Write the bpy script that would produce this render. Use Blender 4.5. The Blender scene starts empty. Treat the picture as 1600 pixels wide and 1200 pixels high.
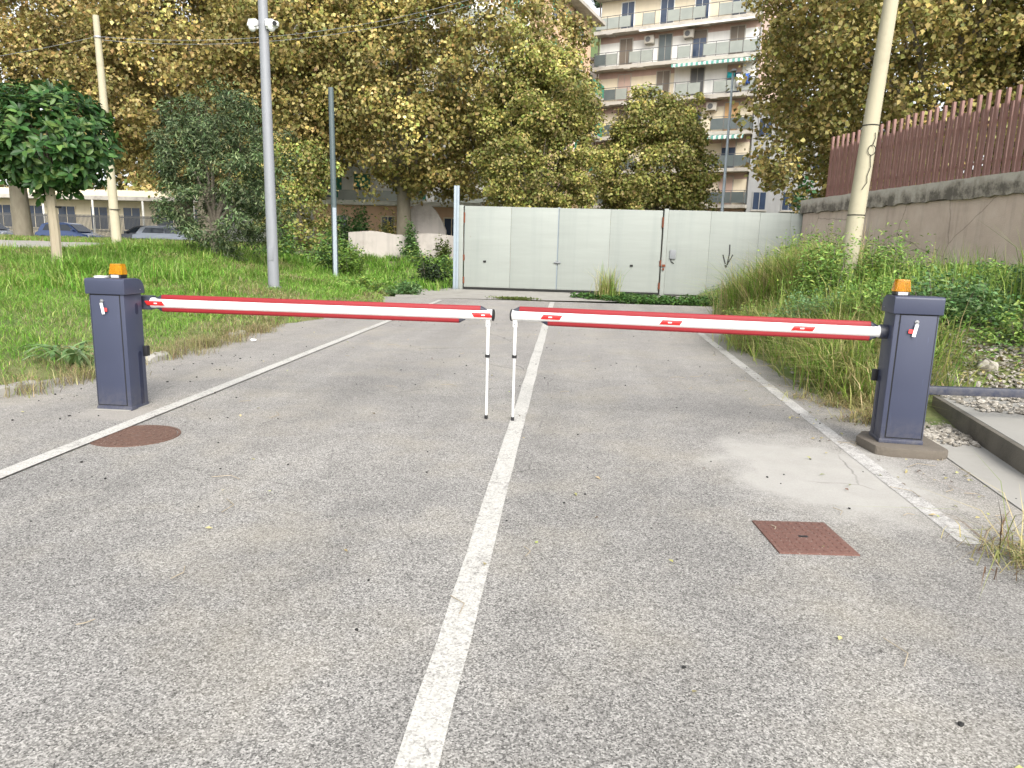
import bpy, bmesh, math, random
import numpy as np
from mathutils import Vector, Matrix

# ------------------------------------------------------------------ camera, sky, sun
S = bpy.context.scene
EYE = 1.45
FOCAL_PX, IMG_W = 1120.0, 1600.0
YAW, PITCH, ROLL = math.radians(4.2), math.radians(10.7), math.radians(1.6)
_f = Vector((-math.sin(YAW)*math.cos(PITCH), math.cos(YAW)*math.cos(PITCH), -math.sin(PITCH)))
_r0 = Vector((math.cos(YAW), math.sin(YAW), 0)); _u0 = _r0.cross(_f)
_r = _r0*math.cos(ROLL) + _u0*math.sin(ROLL); _u = -_r0*math.sin(ROLL) + _u0*math.cos(ROLL)
cd = bpy.data.cameras.new('camera'); cam = bpy.data.objects.new('camera', cd)
S.collection.objects.link(cam)
cam.matrix_world = Matrix(((_r.x,_u.x,-_f.x,0),(_r.y,_u.y,-_f.y,0),(_r.z,_u.z,-_f.z,EYE),(0,0,0,1)))
cd.sensor_width = 36; cd.lens = 36*FOCAL_PX/IMG_W; cd.clip_start = .05; cd.clip_end = 2000
S.camera = cam

SUN_EL, SUN_AZ = math.radians(39), math.radians(158)      # azimuth clockwise from +Y: behind the camera, to its right
w = bpy.data.worlds.new('World'); S.world = w; w.use_nodes = True
nt = w.node_tree; nt.nodes.clear()
sky = nt.nodes.new('ShaderNodeTexSky'); sky.sky_type = 'NISHITA'; sky.sun_disc = False
sky.sun_elevation = SUN_EL; sky.sun_rotation = SUN_AZ; sky.dust_density = 3.0; sky.air_density = 1.0
hs = nt.nodes.new('ShaderNodeHueSaturation'); hs.inputs['Saturation'].default_value = .22
bg = nt.nodes.new('ShaderNodeBackground'); bg.inputs['Strength'].default_value = .15
ow = nt.nodes.new('ShaderNodeOutputWorld')
nt.links.new(sky.outputs[0], hs.inputs['Color']); nt.links.new(hs.outputs[0], bg.inputs[0]); nt.links.new(bg.outputs[0], ow.inputs[0])
sl = bpy.data.lights.new('sun', 'SUN'); sl.energy = 1.25; sl.angle = math.radians(28); sl.color = (1, .955, .88)
so = bpy.data.objects.new('sun', sl); S.collection.objects.link(so)
_sd = Vector((math.sin(SUN_AZ)*math.cos(SUN_EL), math.cos(SUN_AZ)*math.cos(SUN_EL), math.sin(SUN_EL)))
so.rotation_euler = _sd.to_track_quat('Z', 'Y').to_euler(); so.location = (5, -10, 30)
S.view_settings.view_transform = 'Standard'; S.view_settings.look = 'None'
S.view_settings.exposure = 1.26; S.view_settings.gamma = 1

S.cycles.max_bounces = 6; S.cycles.diffuse_bounces = 3; S.cycles.glossy_bounces = 2; S.cycles.transmission_bounces = 4
rnd = random.Random(7); RNG = np.random.default_rng(7)
COL = S.collection

# ------------------------------------------------------------------ helpers
def lin(r, g, b, k=1.0):
    f = lambda c: ((c/255)/12.92 if c/255 < .04045 else ((c/255+.055)/1.055)**2.4)*k
    return (f(r), f(g), f(b), 1)

MATS = {}
class NB:
    def __init__(s, name):
        s.m = bpy.data.materials.new(name); s.m.use_nodes = True; s.t = s.m.node_tree; s.t.nodes.clear()
        s.out = s.n('OutputMaterial'); s.b = s.n('BsdfPrincipled'); s.l(s.b.outputs[0], s.out.inputs['Surface']); MATS[name] = s.m
    def n(s, ty, **kw):
        x = s.t.nodes.new('ShaderNode'+ty)
        for k, v in kw.items(): setattr(x, k, v)
        return x
    def l(s, a, b): s.t.links.new(a, b)
    def coord(s, kind='Object', scale=None):
        c = s.n('TexCoord').outputs[kind]
        if scale:
            mp = s.n('Mapping'); mp.inputs['Scale'].default_value = scale; s.l(c, mp.inputs[0]); return mp.outputs[0]
        return c
    def noise(s, vec, scale, detail=4, rough=.55, out='Fac'):
        x = s.n('TexNoise'); x.inputs['Scale'].default_value = scale; x.inputs['Detail'].default_value = detail; x.inputs['Roughness'].default_value = rough
        s.l(vec, x.inputs['Vector']); return x.outputs[out]
    def ramp(s, fac, stops):
        x = s.n('ValToRGB'); e = x.color_ramp.elements
        while len(e) < len(stops): e.new(.5)
        for el, (p, c) in zip(e, stops):
            el.position = p; el.color = c if len(c) == 4 else (*c, 1)
        s.l(fac, x.inputs[0]); return x.outputs[0]
    def mix(s, fac, a, b, mode='MIX'):
        x = s.n('Mix', data_type='RGBA', blend_type=mode)
        for v, i in ((fac, 0), (a, 6), (b, 7)):
            if hasattr(v, 'is_linked'): s.l(v, x.inputs[i])
            else: x.inputs[i].default_value = v
        return x.outputs[2]
    def math(s, op, a, b=None, clamp=False):
        x = s.n('Math', operation=op); x.use_clamp = clamp
        for v, i in ((a, 0), (b, 1)):
            if v is None: continue
            if hasattr(v, 'is_linked'): s.l(v, x.inputs[i])
            else: x.inputs[i].default_value = v
        return x.outputs[0]
    def bump(s, h, strength=.3, dist=.01):
        x = s.n('Bump'); x.inputs['Strength'].default_value = strength; x.inputs['Distance'].default_value = dist
        s.l(h, x.inputs['Height']); s.l(x.outputs[0], s.b.inputs['Normal'])
    def set(s, col=None, rough=None, metal=None, spec=None):
        if col is not None:
            if hasattr(col, 'is_linked'): s.l(col, s.b.inputs['Base Color'])
            else: s.b.inputs['Base Color'].default_value = col
        if rough is not None:
            if hasattr(rough, 'is_linked'): s.l(rough, s.b.inputs['Roughness'])
            else: s.b.inputs['Roughness'].default_value = rough
        if metal is not None: s.b.inputs['Metallic'].default_value = metal
        if spec is not None: s.b.inputs['Specular IOR Level'].default_value = spec
        return s
W1, B0 = (1,1,1,1), (0,0,0,1)
def g(v): return (v, v, v, 1)
def sc(c, k): return (min(c[0]*k,1), min(c[1]*k,1), min(c[2]*k,1), 1)

def plain(name, col, rough=.6, var=.15, scale=3, fine=40, bump=.05, metal=0, dirt=None, streak=0):
    """painted / cast surface: base colour with blotches, fine grain, optional dirt and vertical streaks"""
    b = NB(name); v = b.coord()
    n1 = b.noise(v, scale, 5); n2 = b.noise(v, fine, 3)
    c = b.mix(n1, sc(col, 1-var), sc(col, 1+var)); c = b.mix(b.math('MULTIPLY', n2, var), c, sc(col, .55))
    if dirt:
        d = b.ramp(b.noise(v, scale*.7, 8, .7), [(.5, B0), (.72, W1)]); c = b.mix(b.math('MULTIPLY', d, dirt[1]), c, dirt[0])
    if streak:
        sv = b.coord(scale=(1, 1, .07)); s_ = b.ramp(b.noise(sv, 4, 6, .65), [(.45, B0), (.75, W1)])
        c = b.mix(b.math('MULTIPLY', s_, streak), c, sc(col, .45))
    b.set(c, b.math('ADD', b.math('MULTIPLY', n1, .2), rough-.1), metal)
    if bump: b.bump(n2, bump, .01)
    return b.m

def leafmat(name, rough=.5, trans=.3, spec=.3):
    b = NB(name); a = b.n('Attribute', attribute_name='Col'); v = b.coord()
    c = b.mix(.25, a.outputs['Color'], b.mix(b.noise(v, 9, 3), sc((.5,.5,.5), .9), (.9,.9,.9,1)), 'MULTIPLY')
    b.set(a.outputs['Color'], rough, spec=spec)
    t = b.n('BsdfTranslucent'); b.l(a.outputs['Color'], t.inputs[0])
    m = b.n('MixShader'); m.inputs[0].default_value = trans
    b.l(b.b.outputs[0], m.inputs[1]); b.l(t.outputs[0], m.inputs[2]); b.l(m.outputs[0], b.out.inputs['Surface'])
    return b.m

class MB:
    def __init__(s): s.v = []; s.f = []
    def add(s, vs, fs):
        o = len(s.v); s.v += [tuple(p) for p in vs]; s.f += [tuple(i+o for i in q) for q in fs]; return s
    def box(s, x0, x1, y0, y1, z0, z1):
        return s.add([(x0,y0,z0),(x1,y0,z0),(x1,y1,z0),(x0,y1,z0),(x0,y0,z1),(x1,y0,z1),(x1,y1,z1),(x0,y1,z1)],
                     [(0,3,2,1),(4,5,6,7),(0,1,5,4),(1,2,6,5),(2,3,7,6),(3,0,4,7)])
    def frust(s, b, t, z0, z1):     # b, t = (x0,x1,y0,y1)
        v = [(b[0],b[2],z0),(b[1],b[2],z0),(b[1],b[3],z0),(b[0],b[3],z0),(t[0],t[2],z1),(t[1],t[2],z1),(t[1],t[3],z1),(t[0],t[3],z1)]
        return s.add(v, [(0,3,2,1),(4,5,6,7),(0,1,5,4),(1,2,6,5),(2,3,7,6),(3,0,4,7)])
    def tube(s, pts, rads, n=12, cap=True, squash=None):
        pts = [Vector(p) for p in pts]; o = len(s.v)
        if not hasattr(rads, '__len__'): rads = [rads]*len(pts)
        ref = None
        for i, p in enumerate(pts):
            d = (pts[min(i+1, len(pts)-1)] - pts[max(i-1, 0)]).normalized()
            if ref is None: ref = Vector((0,0,1)) if abs(d.z) < .9 else Vector((0,1,0))
            a = d.cross(ref).normalized(); b = a.cross(d).normalized()
            for k in range(n):
                t = 2*math.pi*k/n
                s.v.append(tuple(p + a*(math.cos(t)*rads[i]) + b*(math.sin(t)*rads[i])))
        for i in range(len(pts)-1):
            for k in range(n):
                k2 = (k+1) % n; s.f.append((o+i*n+k, o+i*n+k2, o+(i+1)*n+k2, o+(i+1)*n+k))
        if cap:
            s.f.append(tuple(o+k for k in range(n))[::-1]); s.f.append(tuple(o+(len(pts)-1)*n+k for k in range(n)))
        return s
    def prism(s, poly, axis, a, b):  # polygon in two coords extruded along axis from a to b
        n = len(poly)
        def P(p, q): return {'x': (q, p[0], p[1]), 'y': (p[0], q, p[1]), 'z': (p[0], p[1], q)}[axis]
        return s.add([P(p, a) for p in poly]+[P(p, b) for p in poly],
                     [tuple(range(n))[::-1], tuple(range(n, 2*n))]+[(i, (i+1) % n, n+(i+1) % n, n+i) for i in range(n)])
    def mesh(s, name, bevel=0, seg=2, smooth=False):
        me = bpy.data.meshes.new(name); me.from_pydata(s.v, [], s.f)
        bm = bmesh.new(); bm.from_mesh(me); bmesh.ops.recalc_face_normals(bm, faces=bm.faces)
        if bevel:
            es = [e for e in bm.edges if len(e.link_faces) == 2 and e.calc_face_angle(0) > .5]
            bmesh.ops.bevel(bm, geom=es, offset=bevel, segments=seg, affect='EDGES', profile=.6)
        bm.to_mesh(me); bm.free()
        if smooth:
            me.polygons.foreach_set('use_smooth', [True]*len(me.polygons))
            me.set_sharp_from_angle(angle=math.radians(38))
        return me
    def build(s, name, mat, parent=None, bevel=0, seg=2, smooth=False, loc=None, **kw):
        return obj(name, s.mesh(name, bevel, seg, smooth or bool(bevel)), mat, parent, loc, **kw)

def obj(name, me, mat, parent=None, loc=None, label=None, cat=None, group=None, kind=None):
    o = bpy.data.objects.new(name, me); COL.objects.link(o)
    if mat is not None and not me.materials: me.materials.append(mat if not isinstance(mat, str) else MATS[mat])
    if parent is not None: o.parent = parent
    if loc is not None: o.location = loc
    tag(o, label, cat, group, kind); return o
def tag(o, label=None, cat=None, group=None, kind=None):
    for k, v in (('label', label), ('category', cat), ('group', group), ('kind', kind)):
        if v: o[k] = v
    return o
def thing(name, label, cat, loc=(0,0,0), rz=0, group=None):
    o = bpy.data.objects.new(name, None); COL.objects.link(o); o.empty_display_size = .2
    o.location = loc; o.rotation_euler = (0, 0, rz); return tag(o, label, cat, group)

def np_mesh(name, V, F, cols=None):
    """V (n,3), F (m,k) equal-size faces, cols (m,3) per face"""
    me = bpy.data.meshes.new(name); n, (m, k) = len(V), F.shape
    me.vertices.add(n); me.vertices.foreach_set('co', V.astype(np.float32).ravel())
    me.loops.add(m*k); me.loops.foreach_set('vertex_index', F.astype(np.int32).ravel())
    me.polygons.add(m); me.polygons.foreach_set('loop_start', np.arange(0, m*k, k, dtype=np.int32))
    if cols is not None:
        a = me.attributes.new('Col', 'FLOAT_COLOR', 'FACE'); a.data.foreach_set('color', np.c_[cols, np.ones(m)].astype(np.float32).ravel())
    me.update(calc_edges=True); me.validate(); return me

def norm(a): return a/np.maximum(np.linalg.norm(a, axis=1, keepdims=True), 1e-9)
PLANE_LEAF = (np.array([(0,0,0),(.12,-.5,.07),(.62,-.4,.03),(1,0,-.1),(.62,.4,.03),(.12,.5,.07)]), np.array([(0,2,1),(0,3,2),(0,4,3),(0,5,4)]))
BROAD_LEAF = (np.array([(0,0,0),(.38,-.5,.1),(1,0,-.08),(.38,.5,.1)]), np.array([(0,2,1),(0,3,2)]))
KITE_LEAF = (np.array([(0,0,0),(.45,-.5,.1),(1,0,-.06),(.45,.5,.1)]), np.array([(0,2,1),(0,3,2)]))
OVAL_LEAF = (np.array([(0,0,0),(.25,-.4,.07),(.65,-.42,.05),(1,0,-.08),(.65,.42,.05),(.25,.4,.07),(.5,0,-.03)]),
             np.array([(0,6,1),(1,6,2),(2,6,3),(3,6,4),(4,6,5),(5,6,0)]))
def leaves(name, P, N, D, L, Wd, cols, shape):
    """leaf cards as real faces: position, normal, direction, length, width, colour per leaf"""
    T, F = shape; n = len(P)
    N = norm(N); D = norm(D - N*(D*N).sum(1, keepdims=True)); C = np.cross(N, D)
    L = np.broadcast_to(np.asarray(L, float), (n,)); Wd = np.broadcast_to(np.asarray(Wd, float), (n,))
    V = (P[:,None,:] + D[:,None,:]*(T[None,:,0:1]*L[:,None,None]) + C[:,None,:]*(T[None,:,1:2]*Wd[:,None,None]) + N[:,None,:]*(T[None,:,2:3]*L[:,None,None]))
    k = len(T); FF = (F[None]+(np.arange(n)*k)[:,None,None]).reshape(-1, 3)
    return np_mesh(name, V.reshape(-1, 3), FF, np.repeat(cols, len(F), 0))
def palette(n, cols, jit=.18, rng=RNG):
    cols = np.array(cols); c = cols[rng.integers(0, len(cols), n)]
    return np.clip(c*(1+rng.normal(0, jit, (n,1)))*(1+rng.normal(0, .06, (n,3))), .004, .9)
def blades(name, P, h, wd, lean, cols, rng=RNG, bend=.5):
    """grass blades of three triangles, each bent over in a random direction"""
    n = len(P); a = rng.uniform(0, 2*np.pi, n); d = np.c_[np.cos(a), np.sin(a), 0*a]; s_ = np.c_[-d[:,1], d[:,0], 0*a]
    h = np.broadcast_to(h, (n,)); wd = np.broadcast_to(wd, (n,)); ln = np.abs(rng.normal(lean, lean*.6, n))
    up = np.array([0,0,1.])
    m = P + up*(h*.55)[:,None] + d*(h*ln*.4)[:,None]; t = P + up*(h*(1-bend*np.minimum(ln,1.2)*.5))[:,None] + d*(h*ln*1.25)[:,None]
    V = np.stack([P - s_*wd[:,None]*.5, P + s_*wd[:,None]*.5, m - s_*wd[:,None]*.42, m + s_*wd[:,None]*.42, t], 1)
    F = np.array([(0,1,3),(0,3,2),(2,3,4)])[None] + (np.arange(n)*5)[:,None,None]
    return np_mesh(name, V.reshape(-1,3), F.reshape(-1,3), np.repeat(cols, 3, 0))
_R3 = np.array([_r, _u, _f])
def inview(P, margin=1.15):
    q = (P - np.array([0,0,EYE])) @ _R3.T; z = np.maximum(q[:,2], 1e-3)
    return (q[:,2] > .3) & (np.abs(q[:,0]/z) < .7143*margin) & (np.abs(q[:,1]/z) < .5357*margin)
def ss(a, b, x): t = np.clip((x-a)/(b-a), 0, 1); return t*t*(3-2*t)
def wob(X, Y, s=1.0): return (np.sin(X*1.7*s+Y*.9*s)+np.sin(X*.6*s-Y*2.1*s+1.3)+np.sin(X*3.1*s+Y*3.7*s+.5)*.6+np.sin(X*7.3*s-Y*5.9*s)*.35)/2.95

# ------------------------------------------------------------------ terrain
def verge_l(Y): return np.interp(Y, [-10,4,6.2,9,12,14,18,22,26,60], [-5.2,-5.2,-5.2,-5.15,-5.0,-4.75,-4.6,-5.6,-6.2,-6.2])
def verge_r(Y): return np.interp(Y, [-10,5.4,6.5,8,11.4,15,18,21,30], [2.9,2.9,2.75,2.6,2.75,3.1,3.5,4.2,4.2])
def height(X, Y):
    X = np.asarray(X, float); Y = np.asarray(Y, float)
    dl = verge_l(Y) + .12*wob(X*2, Y*2) - X; dr = X - verge_r(Y) - .1*wob(X*2+3, Y*2)
    A = .86 + .22*ss(19, 32, Y) + .2*ss(32, 48, Y)
    near = 1-np.exp(-np.maximum(dl, 0)/3.4)
    fade = 1-.85*ss(17, 24, Y)*ss(-12, -7.5, X)
    zl = A*near*fade + .42*np.exp(-((X+11.5)/3.2)**2-((Y-22)/5)**2)*ss(0, 2, dl)
    zl = np.maximum(zl, .75*ss(27, 37, Y)*ss(-4, -6, X))
    ramp_y = ss(6.6, 9.5, Y + .8*np.clip(X-4, 0, 3)*0)
    zr = (1.3*(1-np.exp(-np.maximum(dr, 0)/2.9)))*ramp_y*(1-.35*ss(20, 25, Y))*(1-ss(25.5, 27, Y))
    zr = np.where(X > 11, np.maximum(zr, 1.2*(1-ss(26, 30, Y))*ss(8, 10, Y)), zr)
    zl = zl - .5*ss(41.5, 43.5, Y)*(1-ss(58.5, 60.5, Y))*ss(-18, -21, X)
    lip = .09*np.clip(dl/.18, 0, 1) + .09*np.clip(dr/.18, 0, 1)*ss(5.9, 6.6, Y)
    rough = .035*wob(X, Y, 1.3)*(np.clip(dl, 0, 1)+np.clip(dr, 0, 1)*ramp_y)
    return -.06 + lip + zl + zr + rough

def spaced(a, b, fine0, fine1, df, dc):
    x = [a]
    while x[-1] < b: x.append(x[-1] + (df if fine0 <= x[-1] <= fine1 else dc))
    return np.array(x)
# ------------------------------------------------------------------ surface materials
def m_soil():
    b = NB('soil'); v = b.coord()
    n = b.noise(v, 1.3, 6, .6); f = b.noise(v, 30, 4)
    c = b.ramp(n, [(.3, (.09,.15,.03)), (.5, (.16,.19,.06)), (.7, (.25,.22,.12))])
    c = b.mix(b.math('MULTIPLY', f, .6), c, (.08,.09,.035,1)); b.set(c, .95); b.bump(f, .6, .03)
m_soil()
def m_asphalt():
    b = NB('asphalt'); v = b.coord()
    vo = b.n('TexVoronoi'); vo.inputs['Scale'].default_value = 185; b.l(v, vo.inputs['Vector'])
    sp = b.n('SeparateColor'); b.l(vo.outputs['Color'], sp.inputs[0])
    c = b.ramp(sp.outputs[0], [(0, (.025,.025,.024)), (.22, (.12,.116,.11)), (.5, (.245,.237,.226)), (.8, (.385,.372,.354)), (1, (.56,.543,.515))])
    vo2 = b.n('TexVoronoi'); vo2.inputs['Scale'].default_value = 95; b.l(v, vo2.inputs['Vector'])
    s2 = b.n('SeparateColor'); b.l(vo2.outputs['Color'], s2.inputs[0])
    c = b.mix(.32, c, b.ramp(s2.outputs[0], [(0, (.095,.092,.087)), (.4, (.215,.208,.198)), (1, (.34,.33,.313))]))
    big = b.noise(v, .55, 5, .6); med = b.noise(v, 3.2, 6, .65)
    c = b.mix(1.0, c, b.ramp(big, [(.3, g(.8)), (.7, (1.14,1.13,1.1,1))]), 'MULTIPLY')
    c = b.mix(1.0, c, b.ramp(med, [(.28, g(.87)), (.72, g(1.09))]), 'MULTIPLY')
    # dusty beige tint towards the verges; lighter beige tint growing further up the road
    xyz = b.n('SeparateXYZ'); b.l(v, xyz.inputs[0])
    edge = b.math('ABSOLUTE', b.math('ADD', xyz.outputs[0], 1.0))
    dust = b.math('MULTIPLY', b.ramp(b.math('MULTIPLY', edge, .2), [(.45, B0), (.85, W1)]), b.ramp(med, [(.3, B0), (.65, W1)]))
    c = b.mix(b.math('MULTIPLY', dust, .5), c, (.32,.295,.262,1))
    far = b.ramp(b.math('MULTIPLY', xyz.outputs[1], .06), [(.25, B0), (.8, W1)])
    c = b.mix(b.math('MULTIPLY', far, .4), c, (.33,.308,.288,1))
    c = b.mix(b.math('MULTIPLY', b.ramp(b.noise(v, 1.1, 4, .6), [(.48, B0), (.7, W1)]), .3), c, (.3,.268,.205,1))
    oil = b.ramp(b.noise(v, 1.9, 3, .5), [(.69, B0), (.76, W1)]); c = b.mix(b.math('MULTIPLY', oil, .38), c, (.1,.097,.092,1))
    lane = b.ramp(b.noise(b.coord(scale=(1.3,.09,1)), 1.0, 3), [(.35, g(.9)), (.65, g(1.08))]); c = b.mix(1.0, c, lane, 'MULTIPLY')
    # thin cement spill in front of the right-hand cabinet
    dx = b.math('DIVIDE', b.math('SUBTRACT', xyz.outputs[0], 1.78), .82); dy = b.math('DIVIDE', b.math('SUBTRACT', xyz.outputs[1], 4.85), 1.12)
    d = b.math('SQRT', b.math('ADD', b.math('MULTIPLY', dx, dx), b.math('MULTIPLY', dy, dy)))
    d = b.math('ADD', d, b.math('MULTIPLY', b.math('SUBTRACT', b.noise(v, 2.6, 6, .6), .5), 1.1))
    spill = b.ramp(d, [(.6, W1), (1.08, B0)])
    c = b.mix(b.math('MULTIPLY', spill, .85), c, b.mix(med, (.33,.318,.29,1), (.44,.425,.395,1)))
    # cement smear at the foot of the left-hand cabinet
    dx = b.math('DIVIDE', b.math('SUBTRACT', xyz.outputs[0], -3.72), .42); dy = b.math('DIVIDE', b.math('SUBTRACT', xyz.outputs[1], 5.62), .3)
    d = b.math('SQRT', b.math('ADD', b.math('MULTIPLY', dx, dx), b.math('MULTIPLY', dy, dy)))
    d = b.math('ADD', d, b.math('MULTIPLY', b.math('SUBTRACT', b.noise(v, 4, 5, .6), .5), .9))
    c = b.mix(b.math('MULTIPLY', b.ramp(d, [(.6, W1), (1.1, B0)]), .7), c, (.32,.3,.27,1))
    # hairline cracks
    vd = b.n('TexVoronoi', feature='DISTANCE_TO_EDGE'); vd.inputs['Scale'].default_value = .42
    wv = b.mix(.12, v, b.noise(v, 2.4, 4, .6, 'Color')); b.l(wv, vd.inputs['Vector'])
    ck = b.math('MULTIPLY', b.ramp(vd.outputs['Distance'], [(0, W1), (.0035, B0)]), b.ramp(b.noise(v, .8, 2), [(.52, B0), (.6, W1)]))
    c = b.mix(b.math('MULTIPLY', ck, .55), c, (.05,.047,.044,1))
    b.set(c, .92, spec=.25); b.bump(sp.outputs[0], .45, .004)
m_asphalt()
def m_paint():
    b = NB('road_paint'); v = b.coord()
    n = b.noise(v, 26, 6, .7); n2 = b.noise(v, 2.2, 4)
    wear = b.ramp(b.math('ADD', b.math('MULTIPLY', n, .75), b.math('MULTIPLY', n2, .35)), [(.56, B0), (.68, W1)])
    vo = b.n('TexVoronoi'); vo.inputs['Scale'].default_value = 150; b.l(v, vo.inputs['Vector'])
    sp = b.n('SeparateColor'); b.l(vo.outputs['Color'], sp.inputs[0])
    base = b.ramp(sp.outputs[0], [(0, (.31,.3,.275)), (.3, (.42,.41,.38)), (1, (.54,.525,.49))])
    asp = b.ramp(sp.outputs[0], [(0, (.09,.085,.08)), (.6, (.25,.24,.225)), (1, (.42,.4,.37))])
    b.set(b.mix(b.math('MULTIPLY', wear, .75), base, asp), .85, spec=.3); b.bump(sp.outputs[0], .3, .003)
m_paint()
def m_wornpaint():
    b = NB('worn_road_paint'); v = b.coord()
    n = b.noise(v, 14, 6, .7); n2 = b.noise(v, 1.1, 3)
    wear = b.ramp(b.math('ADD', b.math('MULTIPLY', n, .6), b.math('MULTIPLY', n2, .7)), [(.61, B0), (.82, W1)])
    vo = b.n('TexVoronoi'); vo.inputs['Scale'].default_value = 150; b.l(v, vo.inputs['Vector'])
    sp = b.n('SeparateColor'); b.l(vo.outputs['Color'], sp.inputs[0])
    base = b.ramp(sp.outputs[0], [(0, (.34,.33,.31)), (1, (.56,.545,.52))]); asp = b.ramp(sp.outputs[0], [(0, (.1,.095,.09)), (.6, (.25,.24,.225)), (1, (.42,.4,.37))])
    b.set(b.mix(wear, base, asp), .85, spec=.3)
m_wornpaint()
plain('concrete', (.31,.295,.265,1), .85, .16, 2.2, 60, .12, dirt=((.12,.11,.09,1), .5))
plain('old_concrete', (.14,.125,.1,1), .9, .25, 3, 70, .3, dirt=((.05,.048,.035,1), .8), streak=.5)
plain('pale_concrete', (.32,.308,.28,1), .85, .14, 2.2, 50, .1, dirt=((.2,.19,.16,1), .4))

def sheet(name, pts, z, mat, **kw):
    m = MB(); m.add([(x, y, z) for x, y in pts], [tuple(range(len(pts)))]); return m.build(name, mat, **kw)

# ground: one sheet to the horizon
gx = np.r_[np.linspace(-600,-45,14)[:-1], spaced(-45,-14,0,0,.9,.9), spaced(-14+.3,12,-14,12,.24,.24), spaced(12.5,45,0,0,1.5,1.5), np.linspace(60,600,12)]
gy = np.r_[np.linspace(-60,-3,7)[:-1], spaced(-3,28,-3,28,.26,.26), spaced(29,75,0,0,1.2,1.2), np.linspace(80,700,14)]
GX, GY = np.meshgrid(gx, gy); GZ = height(GX, GY)
n1, n2 = len(gy), len(gx); idx = np.arange(n1*n2).reshape(n1, n2)
FQ = np.stack([idx[:-1,:-1], idx[:-1,1:], idx[1:,1:], idx[1:,:-1]], -1).reshape(-1, 4)
me = np_mesh('ground', np.stack([GX, GY, GZ], -1).reshape(-1, 3), FQ); me.polygons.foreach_set('use_smooth', [True]*len(me.polygons))
obj('ground', me, 'soil', kind='structure')
# asphalt road sheet (a fine strip mesh so that it can be shaded evenly)
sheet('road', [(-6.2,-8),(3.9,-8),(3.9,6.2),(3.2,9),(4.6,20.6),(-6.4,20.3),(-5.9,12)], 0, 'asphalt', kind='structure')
# concrete apron in front of the gate
sheet('apron', [(-4.9,20.2),(-1,20.75),(2,21.3),(5.2,21.6),(5.6,25.4),(-6.0,25.4)], .004, 'concrete', kind='structure')
sheet('yard', [(-6.0,25.4),(9,25.4),(20,60),(-20,60)], -.012, 'concrete', kind='structure')
# gutter strip of pale concrete by the platform
sheet('gutter_strip', [(2.62,3.2),(3.3,3.2),(3.3,5.0),(3.62,6.9),(3.0,6.9),(2.9,5.6)], .006, 'pale_concrete', kind='structure')

# painted lines
def stripe(name, pts, wd, mat, z=.004, label=None):
    m = MB()
    for i, (x, y) in enumerate(pts):
        m.v += [(x-wd/2, y, z), (x+wd/2, y, z)]
        if i: m.f.append((2*i-2, 2*i-1, 2*i+1, 2*i))
    o = m.build(name, mat, kind='structure'); return o
def jit(p, n, a):
    (x0,y0),(x1,y1) = p; r = random.Random(str(p))
    return [(x0+(x1-x0)*i/n + r.uniform(-a,a), y0+(y1-y0)*i/n) for i in range(n+1)]
stripe('lane_line', jit(((-.36,-2),(-.42,20.2)), 60, .004), .125, 'road_paint')
stripe('edge_line', jit(((-3.38,-2),(-3.46,19.5)), 60, .004), .12, 'road_paint', .012)
stripe('edge_line', jit(((2.16,3.7),(2.55,15.5)), 50, .005), .12, 'worn_road_paint', .0025)

# ------------------------------------------------------------------ platform, kerbs, gravel on the right
pf = thing('concrete_platform', 'raised pale concrete platform with a stained front edge at the right of the road', 'platform', (0,0,0))
m = MB(); m.prism([(3.30,2.6),(3.24,5.0),(3.6,7.05),(4.1,7.5),(9,7.4),(9,2.6)], 'z', -.1, .172); m.build('slab', 'pale_concrete', pf, bevel=.012)
m = MB(); m.prism([(3.262,2.6),(3.199,5.0),(3.565,7.1),(3.62,7.07),(3.25,4.985),(3.31,2.6)], 'z', -.1, .166); m.build('edge_face', 'old_concrete', pf, bevel=.01)
m = MB(); m.prism([(4.55,6.55),(4.62,6.85),(9,6.9),(9,6.55)], 'z', .17, .36); m.build('upstand', 'old_concrete', pf, bevel=.02)
def rock(mb, c, r, rng, flat=.6):
    t = (1+5**.5)/2; V = np.array([(-1,t,0),(1,t,0),(-1,-t,0),(1,-t,0),(0,-1,t),(0,1,t),(0,-1,-t),(0,1,-t),(t,0,-1),(t,0,1),(-t,0,-1),(-t,0,1)])/1.9
    F = [(0,11,5),(0,5,1),(0,1,7),(0,7,10),(0,10,11),(1,5,9),(5,11,4),(11,10,2),(10,7,6),(7,1,8),(3,9,4),(3,4,2),(3,2,6),(3,6,8),(3,8,9),(4,9,5),(2,4,11),(6,2,10),(8,6,7),(9,8,1)]
    V = V*rng.uniform(.65,1.2,(12,1))*np.array([r*rng.uniform(.7,1.3), r*rng.uniform(.7,1.3), r*flat]); a = rng.uniform(0,6.3)
    R = np.array([(math.cos(a),-math.sin(a),0),(math.sin(a),math.cos(a),0),(0,0,1)]); V = V@R.T + np.array(c); mb.add(V, F)
def m_stone():
    b = NB('stone'); v = b.coord(); vo = b.n('TexVoronoi'); vo.inputs['Scale'].default_value = 26; b.l(v, vo.inputs['Vector'])
    sp = b.n('SeparateColor'); b.l(vo.outputs['Color'], sp.inputs[0])
    c = b.ramp(sp.outputs[0], [(0, (.15,.135,.11)), (.5, (.29,.265,.225)), (1, (.46,.43,.38))]); c = b.mix(b.math('MULTIPLY', b.noise(v, 45, 4), .4), c, (.16,.14,.11,1)); b.set(c, .9)
m_stone()
rg = np.random.default_rng(3)
m = MB()
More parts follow.
